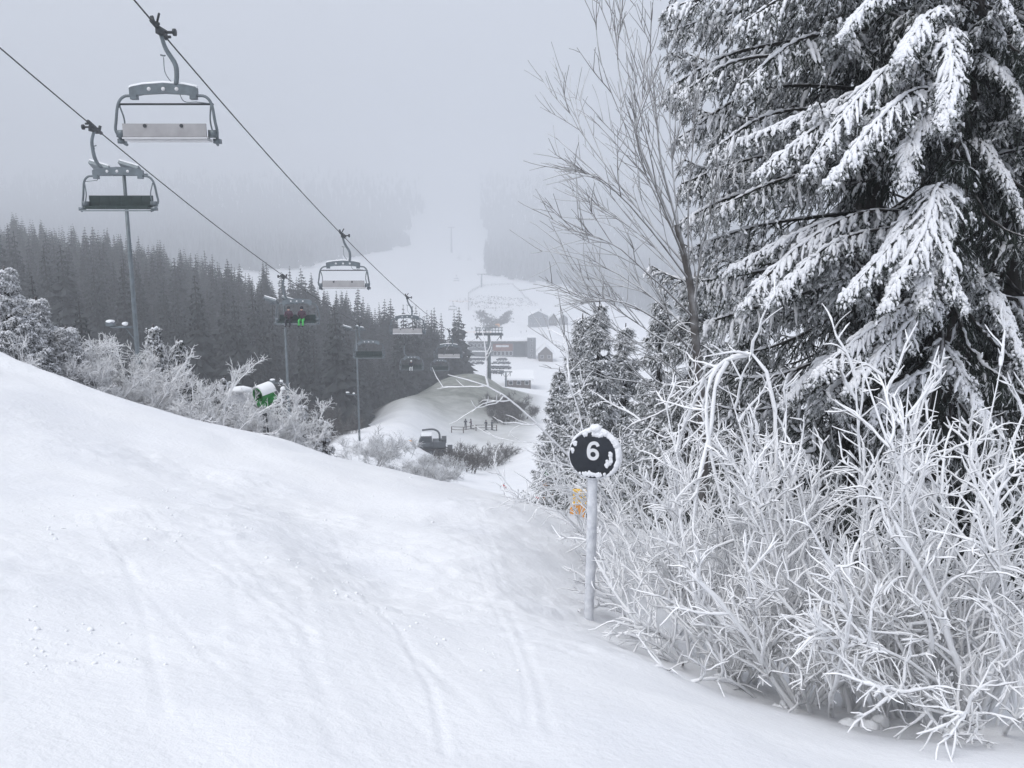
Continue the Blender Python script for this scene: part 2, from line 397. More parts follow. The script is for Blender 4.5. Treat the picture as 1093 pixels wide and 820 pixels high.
m = bpy.data.materials.new('snow_ground'); m.use_nodes = True; nt = m.node_tree; b = nt.nodes['Principled BSDF']
b.inputs['Roughness'].default_value = 0.7; b.inputs['Specular IOR Level'].default_value = 0.25
def N(t, **kw):
    n = nt.nodes.new(t)
    for k_, v_ in kw.items(): setattr(n, k_, v_)
    return n
geo_n = N('ShaderNodeNewGeometry')
n1 = N('ShaderNodeTexNoise'); n1.inputs['Scale'].default_value = 0.6; n1.inputs['Detail'].default_value = 6
nt.links.new(geo_n.outputs['Position'], n1.inputs['Vector'])
cr = N('ShaderNodeValToRGB'); cr.color_ramp.elements[0].position = 0.3; cr.color_ramp.elements[1].position = 0.72
cr.color_ramp.elements[0].color = (0.79, 0.80, 0.83, 1); cr.color_ramp.elements[1].color = (0.86, 0.865, 0.88, 1)
nt.links.new(n1.outputs['Fac'], cr.inputs['Fac'])
at1 = N('ShaderNodeAttribute'); at1.attribute_name = 'bare_floor'
at2 = N('ShaderNodeAttribute'); at2.attribute_name = 'thin_grass'
n2 = N('ShaderNodeTexNoise'); n2.inputs['Scale'].default_value = 0.35; n2.inputs['Detail'].default_value = 8; n2.inputs['Roughness'].default_value = 0.65
nt.links.new(geo_n.outputs['Position'], n2.inputs['Vector'])
cg = N('ShaderNodeValToRGB'); cg.color_ramp.elements[0].position = 0.35; cg.color_ramp.elements[1].position = 0.7
cg.color_ramp.elements[0].color = (0.13, 0.14, 0.115, 1); cg.color_ramp.elements[1].color = (0.33, 0.335, 0.31, 1)
nt.links.new(n2.outputs['Fac'], cg.inputs['Fac'])
mx1 = N('ShaderNodeMix', data_type='RGBA'); nt.links.new(at2.outputs['Fac'], mx1.inputs['Factor'])
nt.links.new(cr.outputs['Color'], mx1.inputs['A']); nt.links.new(cg.outputs['Color'], mx1.inputs['B'])
cb = N('ShaderNodeValToRGB'); cb.color_ramp.elements[0].position = 0.3; cb.color_ramp.elements[1].position = 0.8
cb.color_ramp.elements[0].color = (0.02, 0.018, 0.016, 1); cb.color_ramp.elements[1].color = (0.07, 0.06, 0.05, 1)
nt.links.new(n2.outputs['Fac'], cb.inputs['Fac'])
mx2 = N('ShaderNodeMix', data_type='RGBA'); nt.links.new(at1.outputs['Fac'], mx2.inputs['Factor'])
nt.links.new(mx1.outputs['Result'], mx2.inputs['A']); nt.links.new(cb.outputs['Color'], mx2.inputs['B'])
nt.links.new(mx2.outputs['Result'], b.inputs['Base Color'])
nb = N('ShaderNodeTexNoise'); nb.inputs['Scale'].default_value = 14; nb.inputs['Detail'].default_value = 7; nb.inputs['Roughness'].default_value = 0.65
nt.links.new(geo_n.outputs['Position'], nb.inputs['Vector'])
bp = N('ShaderNodeBump'); bp.inputs['Strength'].default_value = 0.55; bp.inputs['Distance'].default_value = 0.03
nt.links.new(nb.outputs['Fac'], bp.inputs['Height']); nt.links.new(bp.outputs['Normal'], b.inputs['Normal'])
M['ground'] = m
gnd = g.build('ground', ['ground'])
for nm, arr in (('bare_floor', bare), ('thin_grass', grass)):
    a_ = gnd.data.attributes.new(nm, 'FLOAT', 'POINT'); a_.data.foreach_set('value', arr.astype(np.float32))
tag(gnd, 'white skied-on piste in front running down into the snowy valley', None, None, 'structure')

# ------------------------------------------------------------------ sky, sun, haze
w = bpy.data.worlds.new('World'); scene.world = w; w.use_nodes = True; nt = w.node_tree
bg = nt.nodes['Background']
SUN_EL, SUN_AZ = R(56), R(-128)     # behind the camera to the left, through thick cloud
sky = nt.nodes.new('ShaderNodeTexSky'); sky.sky_type = 'NISHITA'; sky.sun_disc = False
sky.sun_elevation = SUN_EL; sky.sun_rotation = SUN_AZ; sky.dust_density = 6.0; sky.air_density = 1.0
hs = nt.nodes.new('ShaderNodeHueSaturation'); hs.inputs['Saturation'].default_value = 0.10
nt.links.new(sky.outputs['Color'], hs.inputs['Color'])
mxw = nt.nodes.new('ShaderNodeMix'); mxw.data_type = 'RGBA'; mxw.inputs['Factor'].default_value = 0.82
mxw.inputs['B'].default_value = (SKY_L * 0.91, SKY_L * 0.97, SKY_L * 1.10, 1)
nt.links.new(hs.outputs['Color'], mxw.inputs['A'])
nt.links.new(mxw.outputs['Result'], bg.inputs['Color']); bg.inputs['Strength'].default_value = 0.10
sd = bpy.data.lights.new('sun', 'SUN'); sd.energy = SUN_E; sd.angle = R(38); sd.color = (1.0, 0.985, 0.97)
so = bpy.data.objects.new('sun', sd); COL.objects.link(so)
sv = Vector((math.sin(SUN_AZ) * math.cos(SUN_EL), math.cos(SUN_AZ) * math.cos(SUN_EL), math.sin(SUN_EL)))
so.rotation_euler = sv.to_track_quat('Z', 'Y').to_euler()

hz = Geo(); zlo = float(GZ.min()) - 1.0; zhi = max(float(GZ.max()), 20) + 25.0
hz.box((0, 0, (zlo + zhi) / 2), (7800, 7800, zhi - zlo))
hm = bpy.data.materials.new('haze'); hm.use_nodes = True; nt = hm.node_tree
nt.nodes.remove(nt.nodes['Principled BSDF'])
pv = nt.nodes.new('ShaderNodeVolumePrincipled'); pv.inputs['Color'].default_value = (0.82, 0.845, 0.885, 1)
pv.inputs['Density'].default_value = HAZE_D; pv.inputs['Anisotropy'].default_value = 0.25
nt.links.new(pv.outputs['Volume'], nt.nodes['Material Output'].inputs['Volume'])
M['haze'] = hm
ho = hz.build('haze', ['haze'], smooth=False); tag(ho, 'pale winter mist filling the whole valley', None, None, 'stuff')

# crumbs of snow kicked loose on the piste
crg = np.random.default_rng(55); gcr = Geo(); q_ = 0
while q_ < 380:
    u_, v_ = crg.uniform(20, 900), crg.uniform(500, 815); t_, s_ = ts(u_, v_); den = -s_ - (0.21 + 0.19 * t_)
    if den < .1: continue
    y_ = 1.6 / den; x_ = t_ * y_
    if y_ > 14 or fbm(np.array([x_ / 1.6]), np.array([y_ / 1.6]), 99, 2)[0] < 0.02: continue
    r_ = crg.gamma(1.6, 0.0028) + .003; gcr.ball((x_, y_, ground(x_, y_) + r_ * .25), (r_, r_ * crg.uniform(.7, 1.2), r_ * .7), 0, 7, 5, .12, crg); q_ += 1
oc = gcr.build('snow_crumbs', ['snow']); tag(oc, 'loose crumbs of snow scattered over the scraped piste', 'snow', None, 'stuff')
# ------------------------------------------------------------------ chairlift
def rope_curve(pts, ys):
    pts = np.array(pts); yy = pts[:, 1]
    cx = np.polyfit(yy, pts[:, 0], 3); cz = np.polyfit(yy, pts[:, 2], 3)
    return lambda y: np.array([np.polyval(cx, y), y, np.polyval(cz, y)])
RP = [P(138, 0, 26.2), P(177, 34, 28), P(361, 246, 54), P(437, 321, 77), P(478, 352, 103), P(535, 360, 220)]
LP = [P(0, 50, 31.6), P(113, 150, 37), P(303, 291, 62), P(383, 348, 86), P(433, 367, 112), P(509, 360, 220)]
RC, LC = rope_curve(RP, None), rope_curve(LP, None)
def rope(fn, pts, label):
    e = pts[:]
    ys = np.concatenate([np.linspace(-14, 26, 6)[:-1], np.linspace(26, 220, 60)])
    sl = (fn(31) - fn(27)) / 4.0
    P_ = np.array([fn(y) if y >= 26 else fn(26) + sl * (y - 26) for y in ys])
    g = Geo(); g.tube(P_, 0.026, 6, 0)
    o = g.build('lift_cable', ['rope'], loc=tuple(P_[0])); return tag(o, label, 'cable', 'haul ropes of the chairlift')
rope(RC, RP, 'steel haul rope carrying the empty chairs with pale seats downhill')
rope(LC, LP, 'steel haul rope on the forest side carrying the dark green chairs')

def chair(fn, y, facing, label, restraint, pale, snowy):
    g_ = fn(y); cc, xh = (0.02, 0.42) if facing > 0 else (-0.82, -0.14)
    o = empty('lift_chair', tuple(g_), 0.0 if facing > 0 else math.pi, label, 'chairlift chair', 'six-seat chairs on the chairlift')
    ga = Geo()          # hanger: from the grip bends out and down to the beam
    hp = resample([(0.03, 0, -0.12), (0.14, 0.05, -0.55), (xh * .5 + .2, 0.02, -1.0), (xh * .7 + .17, -0.04, -1.35), (xh, -0.04, -1.64)], 16)
    ga.tube(hp, np.interp(np.linspace(0, 1, 16), [0, 0.6, 1], [0.062, 0.08, 0.075]), 8)
    ga.tube([(0.10, 0.06, -0.75), (0.04, 0.10, -0.75), (-0.06, 0.10, -0.72)], 0.025, 6)
    wire = resample([(0.05, 0.05, -0.8), (0.08, 0.06, -1.3), (xh, 0.05, -1.75), (xh + .18, 0.05, -2.12), (cc + 1.0, 0.03, -2.15), (cc + 1.46, 0.02, -2.2)], 24)
    ga.tube(wire, 0.014, 5)
    hang = ga.build('hanger', ['galv'], o)
    gg = Geo()
    sl = (fn(y + 1) - fn(y - 1)) / 2; k = float(sl[2]) * facing
    def al(a, dz=0.0, dx=0.0): return (dx, a, a * k + dz)
    gg.tube([al(-0.55, 0.02), al(0.55, 0.02)], 0.075, 8)
    gg.tube([al(-0.34, 0.02, -0.02), al(-0.34, 0.24, -0.08)], 0.06, 6); gg.tube([al(0.30, 0.0, 0), al(0.30, -0.15, 0.1)], 0.06, 6)
    for a in (-0.42, 0.12, 0.42):
        gg.tube([al(a, -0.02, 0.05), al(a, -0.02, 0.40 if a == 0.12 else 0.18)], 0.045, 6)
    gg.tube([al(0.12, -0.02, 0.38), al(0.12, -0.02, 0.46)], 0.11, 10)
    gg.tube([al(-0.2, 0.05, 0.0), al(-0.5, 0.24, 0.22)], 0.035, 6)
    gg.box(al(0.0, -0.06, 0.06), (0.16, 0.55, 0.2), 0)
    gg.build('grip', ['steel_dark'], hang)
    # beam: a deep plate, higher in the middle, with pale discs standing in for its see-through holes
    xs = [-1.58, -1.52, -1.15, -0.5, 0.15, 0.5, 0.55]; gb = Geo()
    top = [-1.74, -1.70, -1.63, -1.585, -1.63, -1.70, -1.74]; bot = [-1.98, -2.0, -1.93, -1.90, -1.93, -2.0, -1.98]
    for a in range(6):
        for ys_ in ((-0.07,),):
            v = [(xs[a], -0.07, top[a]), (xs[a + 1], -0.07, top[a + 1]), (xs[a + 1], -0.07, bot[a + 1]), (xs[a], -0.07, bot[a])]
            v += [(p, 0.07, q) for p, _, q in v]
            gb.add(v, [[0, 1, 2, 3], [7, 6, 5, 4], [0, 4, 5, 1], [3, 2, 6, 7]] + ([[0, 3, 7, 4]] if a == 0 else []) + ([[1, 5, 6, 2]] if a == 5 else []))
    for x_ in (-1.45, 0.42): gb.box((x_, 0, -2.0), (0.2, 0.2, 0.16))
    beam = gb.build('beam', ['galv'], o, smooth=False)
    for x_ in (-0.95, -0.5, -0.08):
        gh = Geo(); gh.tube([(x_, -0.078, -1.77), (x_, 0.078, -1.77)], 0.062, 10); gh.build('hole_disc', ['white_panel'], beam)
    if snowy:
        gs = Geo(); gs.tube([(x_, 0, t_ + 0.015) for x_, t_ in zip(xs, top)], 0.055, 6); gs.build('snow_cap', ['snow'], beam)
    for s in (-1, 1):
        gf = Geo(); c = -0.5
        pp = resample([(c + s * 1.0, 0, -1.96), (c + s * 1.28, 0, -1.99), (c + s * 1.47, -0.02, -2.22), (c + s * 1.56, -0.05, -2.75), (c + s * 1.60, -0.02, -3.05), (c + s * 1.50, 0.22, -3.36), (c + s * 1.46, 0.40, -3.42)], 26)
        gf.tube(pp, 0.046, 7)
        pq = resample([(c + s * 1.44, 0, -2.25), (c + s * 1.36, 0.1, -2.7), (c + s * 1.42, 0.12, -3.1)], 10); gf.tube(pq, 0.026, 6)
        gf.box((c + s * 1.45, 0.02, -3.12), (0.24, 0.22, 0.22)); gf.box((c + s * 1.52, 0.2, -3.33), (0.2, 0.26, 0.14))
        gf.build('side_frame', ['galv'], o)
    gp = Geo(); c = -0.5
    if pale:
        for k_ in range(2): gp.box((c, -0.17 + 0.002 * k_, -3.03), (2.62 - 0.05 * k_, 0.07, 0.40), 0)
        for x_ in (-0.6, 0.55): gp.tube([(c + x_, -0.21, -2.90), (c + x_, -0.225, -2.90)], 0.06, 8, 1)
        back = gp.build('backrest', ['beige', 'steel_dark'], o, smooth=False)
        gq = Geo()
        gq.box((c, 0.12, -3.30), (2.60, 0.52, 0.09)); gq.box((c, -0.2, -3.27), (2.66, 0.05, 0.05))
        st = gq.build('seat', ['white_panel'], o, smooth=False)
    else:
        for n_ in range(6): gp.box((c - 1.12 + n_ * 0.448, -0.14, -2.99), (0.436, 0.13, 0.46), 0)
        back = gp.build('backrest', ['teal'], o, smooth=False)
        gq = Geo()
        for n_ in range(6): gq.box((c - 1.12 + n_ * 0.448, 0.15, -3.27), (0.436, 0.5, 0.13), 0)
        gq.tube([(c - 1.45, 0.42, -3.40), (c + 1.45, 0.42, -3.40)], 0.035, 6, 1)
        st = gq.build('seat', ['teal', 'galv'], o, smooth=False)
    if snowy:
        gs = Geo(); rg = np.random.default_rng(int(y))
        pp = np.stack([np.linspace(c - 1.28, c + 1.28, 22), np.full(22, 0.15), np.full(22, -3.235 if pale else -3.19)], 1)
        V = pp; tubes(gs, V[None], (0.07 + 0.03 * rg.random(22))[None], 7); gs.build('snow_cap', ['snow'], st)
    if restraint:
        gr = Geo(); gr.tube([(c - 1.47, 0.12, -2.2), (c + 1.47, 0.12, -2.2)], 0.034, 6)
        for s in (-1, 1): gr.tube([(c + s * 1.47, 0.12, -2.2), (c + s * 1.46, 0.0, -2.3)], 0.034, 6)
        gr.build('restraint_bar', ['steel_dark'], o)
    for ch_ in o.children:
        if ch_ is not hang: ch_.location.x = cc + 0.5
    return o, g_
CH = {}
for key, fn, y, f, lab, rb, pale, sn in [
    ('a', RC, 28, 1, 'empty chair with beige back panel and raised bar, highest and largest of all', True, True, True),
    ('b', RC, 54, 1, 'empty pale-seated chair hanging just left of the white distant piste, with its bar raised', True, True, True),
    ('c', RC, 77, 1, 'empty chair with bright white seat band in front of the spruce tops', False, True, True),
    ('d', RC, 103, 1, 'empty pale-seated chair just above the top of the grassy knoll', False, True, True),
    ('e', LC, 37, -1, 'empty chair with dark green seat cushions, seen in front of the tallest floodlight pole', False, False, False),
    ('f', LC, 62, -1, 'dark green chair carrying two skiers past the forest', False, False, False),
    ('g', LC, 86, -1, 'empty dark green chair in front of the floodlight pole beside the knoll', False, False, False),
    ('h', LC, 112, -1, 'small dark green chair carrying one skier in white trousers', False, False, False),
    ('i', LC, 140, -1, 'dark empty chair lowest on the rope, just over the knoll edge', False, False, False)]:
    CH[key] = chair(fn, y, f, lab, rb, pale, sn)

# ------------------------------------------------------------------ people
def person(label, joints, bones, rad, paint, loc, rz=0.0, group=None, extra=None):
    """one continuous body grown over a skeleton; paint = material per bone"""
    me = bpy.data.meshes.new('skeleton'); me.from_pydata([joints[k] for k in joints], [(list(joints).index(a), list(joints).index(b)) for a, b in bones], [])
    tmp = bpy.data.objects.new('skeleton', me); COL.objects.link(tmp)
    tmp.modifiers.new('skin', 'SKIN'); sb = tmp.modifiers.new('sub', 'SUBSURF'); sb.levels = 2; sb.render_levels = 2
    sk = me.skin_vertices[0].data
    for i_, k in enumerate(joints):
        r_ = rad[k]; sk[i_].radius = (r_, r_) if np.isscalar(r_) else r_
        sk[i_].use_root = (k == 'pelvis')
    bpy.context.view_layer.update()
    dg = bpy.context.evaluated_depsgraph_get(); ev = tmp.evaluated_get(dg)
    body = bpy.data.meshes.new_from_object(ev); body.name = 'person'
    bpy.data.objects.remove(tmp); bpy.data.meshes.remove(me)
    mats = sorted(set(paint.values())); body.materials.clear()
    for m_ in mats: body.materials.append(M[m_])
    A = np.array([joints[a] for a, b in bones]); B = np.array([joints[b] for a, b in bones])
    for p_ in body.polygons:
        c_ = np.array(p_.center); t_ = np.clip(((c_ - A) * (B - A)).sum(1) / ((B - A) ** 2).sum(1), 0, 1)
        d_ = np.linalg.norm(A + (B - A) * t_[:, None] - c_, axis=1) / np.array([0.5 * (np.max(rad[a]) + np.max(rad[b])) for a, b in bones])
        p_.material_index = mats.index(paint[bones[int(np.argmin(d_))]]); p_.use_smooth = True
    o = bpy.data.objects.new('person', body); COL.objects.link(o); o.location = loc; o.rotation_euler = (0, 0, rz)
    tag(o, label, 'person', group)
    if extra: extra(o)
    return o
BON = [('pelvis', 'waist'), ('waist', 'chest'), ('chest', 'neck'), ('neck', 'chin'), ('chin', 'head')] + \
      [(a + s, b + s) for s in '12' for a, b in (('shoulder', 'elbow'), ('elbow', 'wrist'), ('wrist', 'hand'), ('hip', 'knee'), ('knee', 'ankle'), ('ankle', 'toe'))] + \
      [('chest', 'shoulder1'), ('chest', 'shoulder2'), ('pelvis', 'hip1'), ('pelvis', 'hip2')]
RAD = dict(pelvis=(0.16, 0.13), waist=(0.15, 0.12), chest=(0.18, 0.13), neck=0.065, chin=0.085, head=0.10)
for s in '12': RAD.update({'shoulder' + s: 0.085, 'elbow' + s: 0.06, 'wrist' + s: 0.045, 'hand' + s: 0.05, 'hip' + s: 0.11, 'knee' + s: 0.08, 'ankle' + s: 0.07, 'toe' + s: 0.06})
def pose(sit=False, lean=0.0, spread=0.12):
    J = {}
    h = 0.0 if sit else 0.92
    J['pelvis'] = (0, 0, h); J['waist'] = (0, 0.02 + lean * .3, h + 0.22); J['chest'] = (0, 0.04 + lean * .6, h + 0.44); J['neck'] = (0, 0.06 + lean, h + 0.60); J['chin'] = (0, 0.09 + lean, h + 0.68); J['head'] = (0, 0.09 + lean, h + 0.80)
    for s, q in (('1', -1), ('2', 1)):
        J['shoulder' + s] = (q * 0.2, 0.04 + lean * .8, h + 0.52)
        J['elbow' + s] = (q * 0.29, 0.10 + lean, h + 0.26); J['wrist' + s] = (q * 0.22, 0.33 + lean, h + 0.2); J['hand' + s] = (q * 0.2, 0.42 + lean, h + 0.2)
        J['hip' + s] = (q * 0.1, 0.0, h - 0.05)
        if sit: J['knee' + s] = (q * (spread + .02), 0.44, h - 0.03); J['ankle' + s] = (q * (spread + .03), 0.48, h - 0.45); J['toe' + s] = (q * (spread + .04), 0.68, h - 0.50)
        else: J['knee' + s] = (q * spread, 0.10, 0.50); J['ankle' + s] = (q * spread, 0.0, 0.10); J['toe' + s] = (q * spread, 0.20, 0.06)
    return J
def paints(jacket, legs):
    d = {}
    for b_ in BON:
        n = b_[0] + b_[1]
        d[b_] = 'skin' if ('chin' in n) else legs if any(k in n for k in ('hip', 'knee')) else 'rubber' if ('toe' in n or 'hand' in n) else jacket
    return d
def skier_kit(sit, helm):
    def f(o):
        g = Geo(); z = 0.82 if sit else 1.74
        g.ball((0, 0.07, z), (0.125, 0.14, 0.125), 0, 12, 8); g.build('helmet', [helm], o)
        for q in (-1, 1):
            g = Geo(); x_ = q * (0.16 if sit else 0.12); zz = -0.575 if sit else 0.012; y0 = 0.58 if sit else 0.1
            pts = [(x_, y0 - 0.75, zz), (x_, y0, zz), (x_, y0 + 0.7, zz + 0.01), (x_, y0 + 0.88, zz + 0.09)]
            for a in range(3):
                p, q2 = np.array(pts[a]), np.array(pts[a + 1]); dn = np.array([0.045, 0, 0]); up = np.array([0, 0, 0.012])
                v = [p - dn - up, p + dn - up, q2 + dn - up, q2 - dn - up, p - dn + up, p + dn + up, q2 + dn + up, q2 - dn + up]
                g.add(v, [[0, 1, 2, 3], [7, 6, 5, 4], [0, 4, 5, 1], [1, 5, 6, 2], [2, 6, 7, 3], [3, 7, 4, 0]])
            g.build('ski', ['steel_dark'], o, smooth=False)
    return f
def rider(key, x_local, label, jacket, legs, helm):
    o_, g_ = CH[key]; a = math.pi
    # seat top in chair space is z = -3.2; the chair faces the camera
    person(label, pose(True), BON, RAD, paints(jacket, legs), (g_[0] - x_local + 0.32, g_[1] - 0.05, g_[2] - 3.07), a, 'skiers riding the chairlift', skier_kit(True, helm))
rider('f', 0.20 - 0.1, 'seated skier in dark clothes sharing a chair with a skier in green trousers', 'plum_cloth', 'dark_cloth', 'steel_dark')
rider('f', -0.85, 'seated skier in bright green trousers and dark jacket', 'plum_cloth', 'bright_green', 'dark_cloth')
rider('h', -0.45, 'lone seated skier in white trousers on the small dark green chair', 'dark_cloth', 'white_cloth', 'white_cloth')

# ------------------------------------------------------------------ floodlight poles
def floodpole(u, y, vtop, lowv, label, side=-1):
    top = P(u, vtop, y); x, z1 = top[0], top[2]; z0 = ground(x, y) - 0.3
    o = empty('floodlight_pole', (x, y, z0), 0, label, 'floodlight pole', 'floodlight poles beside the chairlift'); H = z1 - z0
    g = Geo(); g.tube([(0, 0, 0), (0, 0, H * .5), (0, 0, H)], [0.12, 0.10, 0.075], 10); g.build('pole', ['galv'], o)
    g = Geo(); g.tube([(-1.05, 0, H - 0.15), (1.05, 0, H - 0.15)], 0.06, 6); g.tube([(0, -0.7, H - 0.12), (0, 0.5, H - 0.12)], 0.05, 6); g.build('cross_arm', ['galv'], o)
    for q in (-0.85, 0.45):
        g = Geo(); rot = Matrix.Rotation(R(-28), 4, 'X') @ Matrix.Rotation(R(18), 4, 'Y')
        g.box((q, -0.25, H + 0.12), (0.95, 0.62, 0.15), 0, rot); g.box((q, -0.22, H + 0.21), (0.93, 0.6, 0.06), 1, rot)
        g.tube([(q, -0.05, H - 0.15), (q, -0.15, H + 0.1)], 0.035, 6, 0)
        g.build('floodlight', ['galv', 'snow'], o, smooth=False)
    zl = P(u, lowv, y)[2] - z0
    g = Geo(); g.tube([(0, 0, zl - 0.15), (side * 1.15, -0.05, zl - 0.12)], 0.05, 6, 0); g.tube([(0, 0, zl - 0.8), (side * .5, 0, zl - 0.14)], 0.025, 6, 0); g.build('bracket', ['galv'], o)
    g = Geo(); g.box((side * 1.1, -0.1, zl + 0.02), (0.32, 0.28, 0.18), 0); g.build('lamp', ['galv'], o, smooth=False)
    g = Geo(); rg = np.random.default_rng(int(u))
    g.ball((side * 1.1, -0.1, zl + 0.13), (0.2, 0.18, 0.08), 0, 12, 8, 0.05, rg); g.ball((side * 0.45, -0.05, zl + 0.02), (0.14, 0.13, 0.09), 0, 10, 6, 0.06, rg)
    g.build('snow_cap', ['snow'], o)
floodpole(132, 39, 183, 346, 'tall grey floodlight pole rising from the frosted bushes behind the nearest dark green chair')
floodpole(303, 63, 322, 407, 'grey floodlight pole just right of the green snow cannon')
floodpole(380, 90, 351, 420, 'grey floodlight pole standing on the snow left of the knoll')

# ------------------------------------------------------------------ snow cannon
def snow_gun():
    y = 22.4; c = P(281, 424, y); x = c[0]; z0 = ground(x, y) - 0.2; Hc = c[2] - z0
    o = empty('snow_gun', (x, y, z0), 0, 'green fan snow gun with a snow-topped drum standing among frosted bushes', 'snow cannon')
    KS = 0.62; Hc = Hc / KS; o.scale = (KS, KS, KS)
    ax = unit(np.array([-0.56, -0.80, -0.16])); r0 = np.array([0, 0, Hc + 0.14])
    rot = Vector(ax).to_track_quat('Z', 'Y').to_matrix()
    def loc(px, py, pz): return r0 + np.array(rot @ Vector((px, py, pz)))
    def ring(z, r, k=24): return [loc(math.cos(a) * r, math.sin(a) * r, z) for a in np.arange(k) / k * 2 * math.pi]
    g = Geo(); prof = [(-0.40, 0.30), (-0.36, 0.345), (-0.1, 0.36), (0.18, 0.35), (0.28, 0.335), (0.30, 0.30), (0.18, 0.285), (-0.2, 0.27), (-0.22, 0.05)]
    V = np.array([ring(z, r) for z, r in prof]); k = 24; i, j = np.meshgrid(np.arange(len(prof) - 1), np.arange(k), indexing='ij'); j2 = (j + 1) % k
    g.add(V.reshape(-1, 3), np.stack([i * k + j, i * k + j2, (i + 1) * k + j2, (i + 1) * k + j], -1).reshape(-1, 4))
    drum = g.build('drum', ['green'], o)
    g = Geo(); g.ball(loc(0, 0, 0.0), (0.12, 0.12, 0.12), 0)
    for a in np.arange(8) / 8 * 2 * math.pi:
        g.tube([loc(0, 0, -0.05), loc(math.cos(a) * .28, math.sin(a) * .28, -0.02)], 0.03, 5)
    g.tube(ring(0.24, 0.24) + [ring(0.24, 0.24)[0]], 0.02, 5); g.build('fan', ['steel_dark'], drum)
    # snow lying over the upper third of the drum
    g = Geo(); nseg = 15; upv = np.array(rot.transposed() @ Vector((0, 0, 1))); a0 = math.atan2(upv[1], upv[0]); zz = np.linspace(-0.42, 0.29, 12)
    rows = []
    for z in zz:
        rows.append([loc(math.cos(a0 + a) * rr_, math.sin(a0 + a) * rr_, z) for a in np.linspace(-1.45, 1.45, nseg) for rr_ in [0.362 + 0.075 * max(0, math.cos(a)) ** 0.7]])
    V = np.array(rows); i, j = np.meshgrid(np.arange(11), np.arange(nseg - 1), indexing='ij')
    g.add(V.reshape(-1, 3), np.stack([i * nseg + j, i * nseg + j + 1, (i + 1) * nseg + j + 1, (i + 1) * nseg + j], -1).reshape(-1, 4))
    inner = V - (V - np.array([loc(0, 0, z) for z in zz])[:, None]) * 0.16
    for e in (0, 11):
        st = np.stack([V[e], inner[e]], 0); q = np.arange(nseg - 1); g.add(st.reshape(-1, 3), np.stack([q, q + 1, q + 1 + nseg, q + nseg], 1))
    g.build('snow_cap', ['snow'], drum)
    g = Geo(); hb = Hc - 0.42
    g.tube([(0, 0, hb), (0, 0, hb + 0.12), (0.02, 0, hb + 0.34)], [0.26, 0.30, 0.20], 14); g.box((0.2, 0.1, hb + 0.3), (0.5, 0.34, 0.3))
    g.box((0.42, 0.12, hb + 0.38), (0.2, 0.3, 0.22)); g.build('body', ['green'], o)
    g = Geo(); g.tube([(-0.05, 0, 0), (0, 0, hb)], 0.05, 8); g.tube([(0.22, 0.2, 0), (0.05, 0.03, hb)], 0.035, 6); g.build('mast', ['steel_dark'], o)
    g = Geo(); rg = np.random.default_rng(8)
    hpts = resample([(0.35, 0, hb + 0.25), (0.62, 0, hb + 0.3), (0.74, 0, hb + 0.55), (0.86, 0, hb + 0.75)], 12); g.tube(hpts, 0.055, 7); g.ball((0.86, 0, hb + 0.78), (0.11, 0.1, 0.1), 0, 10, 6, 0.05, rg)
    g.tube(resample([(0.74, 0, hb + 0.5), (0.8, 0, hb + 0.2), (0.45, 0, hb - 0.02)], 10), 0.05, 6); g.build('hose_arm', ['rime'], o)
    # separate control cabinet
    c2 = P(257, 420, y + 0.6); z2 = ground(c2[0], y + 0.6) - 0.2; h2 = c2[2] - z2
    o2 = empty('control_cabinet', (c2[0], y + 0.6, z2), 0, 'small snow-topped grey control box on a post beside the green snow gun', 'control box')
    g = Geo(); g.tube([(0, 0, 0), (0, 0, h2 - 0.2)], 0.05, 8); g.build('post', ['frost_pole'], o2)
    g = Geo(); g.box((0, 0, h2 - 0.1), (0.5, 0.3, 0.32)); g.build('box', ['frost_pole'], o2, smooth=False)
    g = Geo(); g.ball((0, 0, h2 + 0.09), (0.33, 0.22, 0.11), 0, 12, 8, 0.04, rg); g.build('snow_cap', ['snow'], o2)
snow_gun()

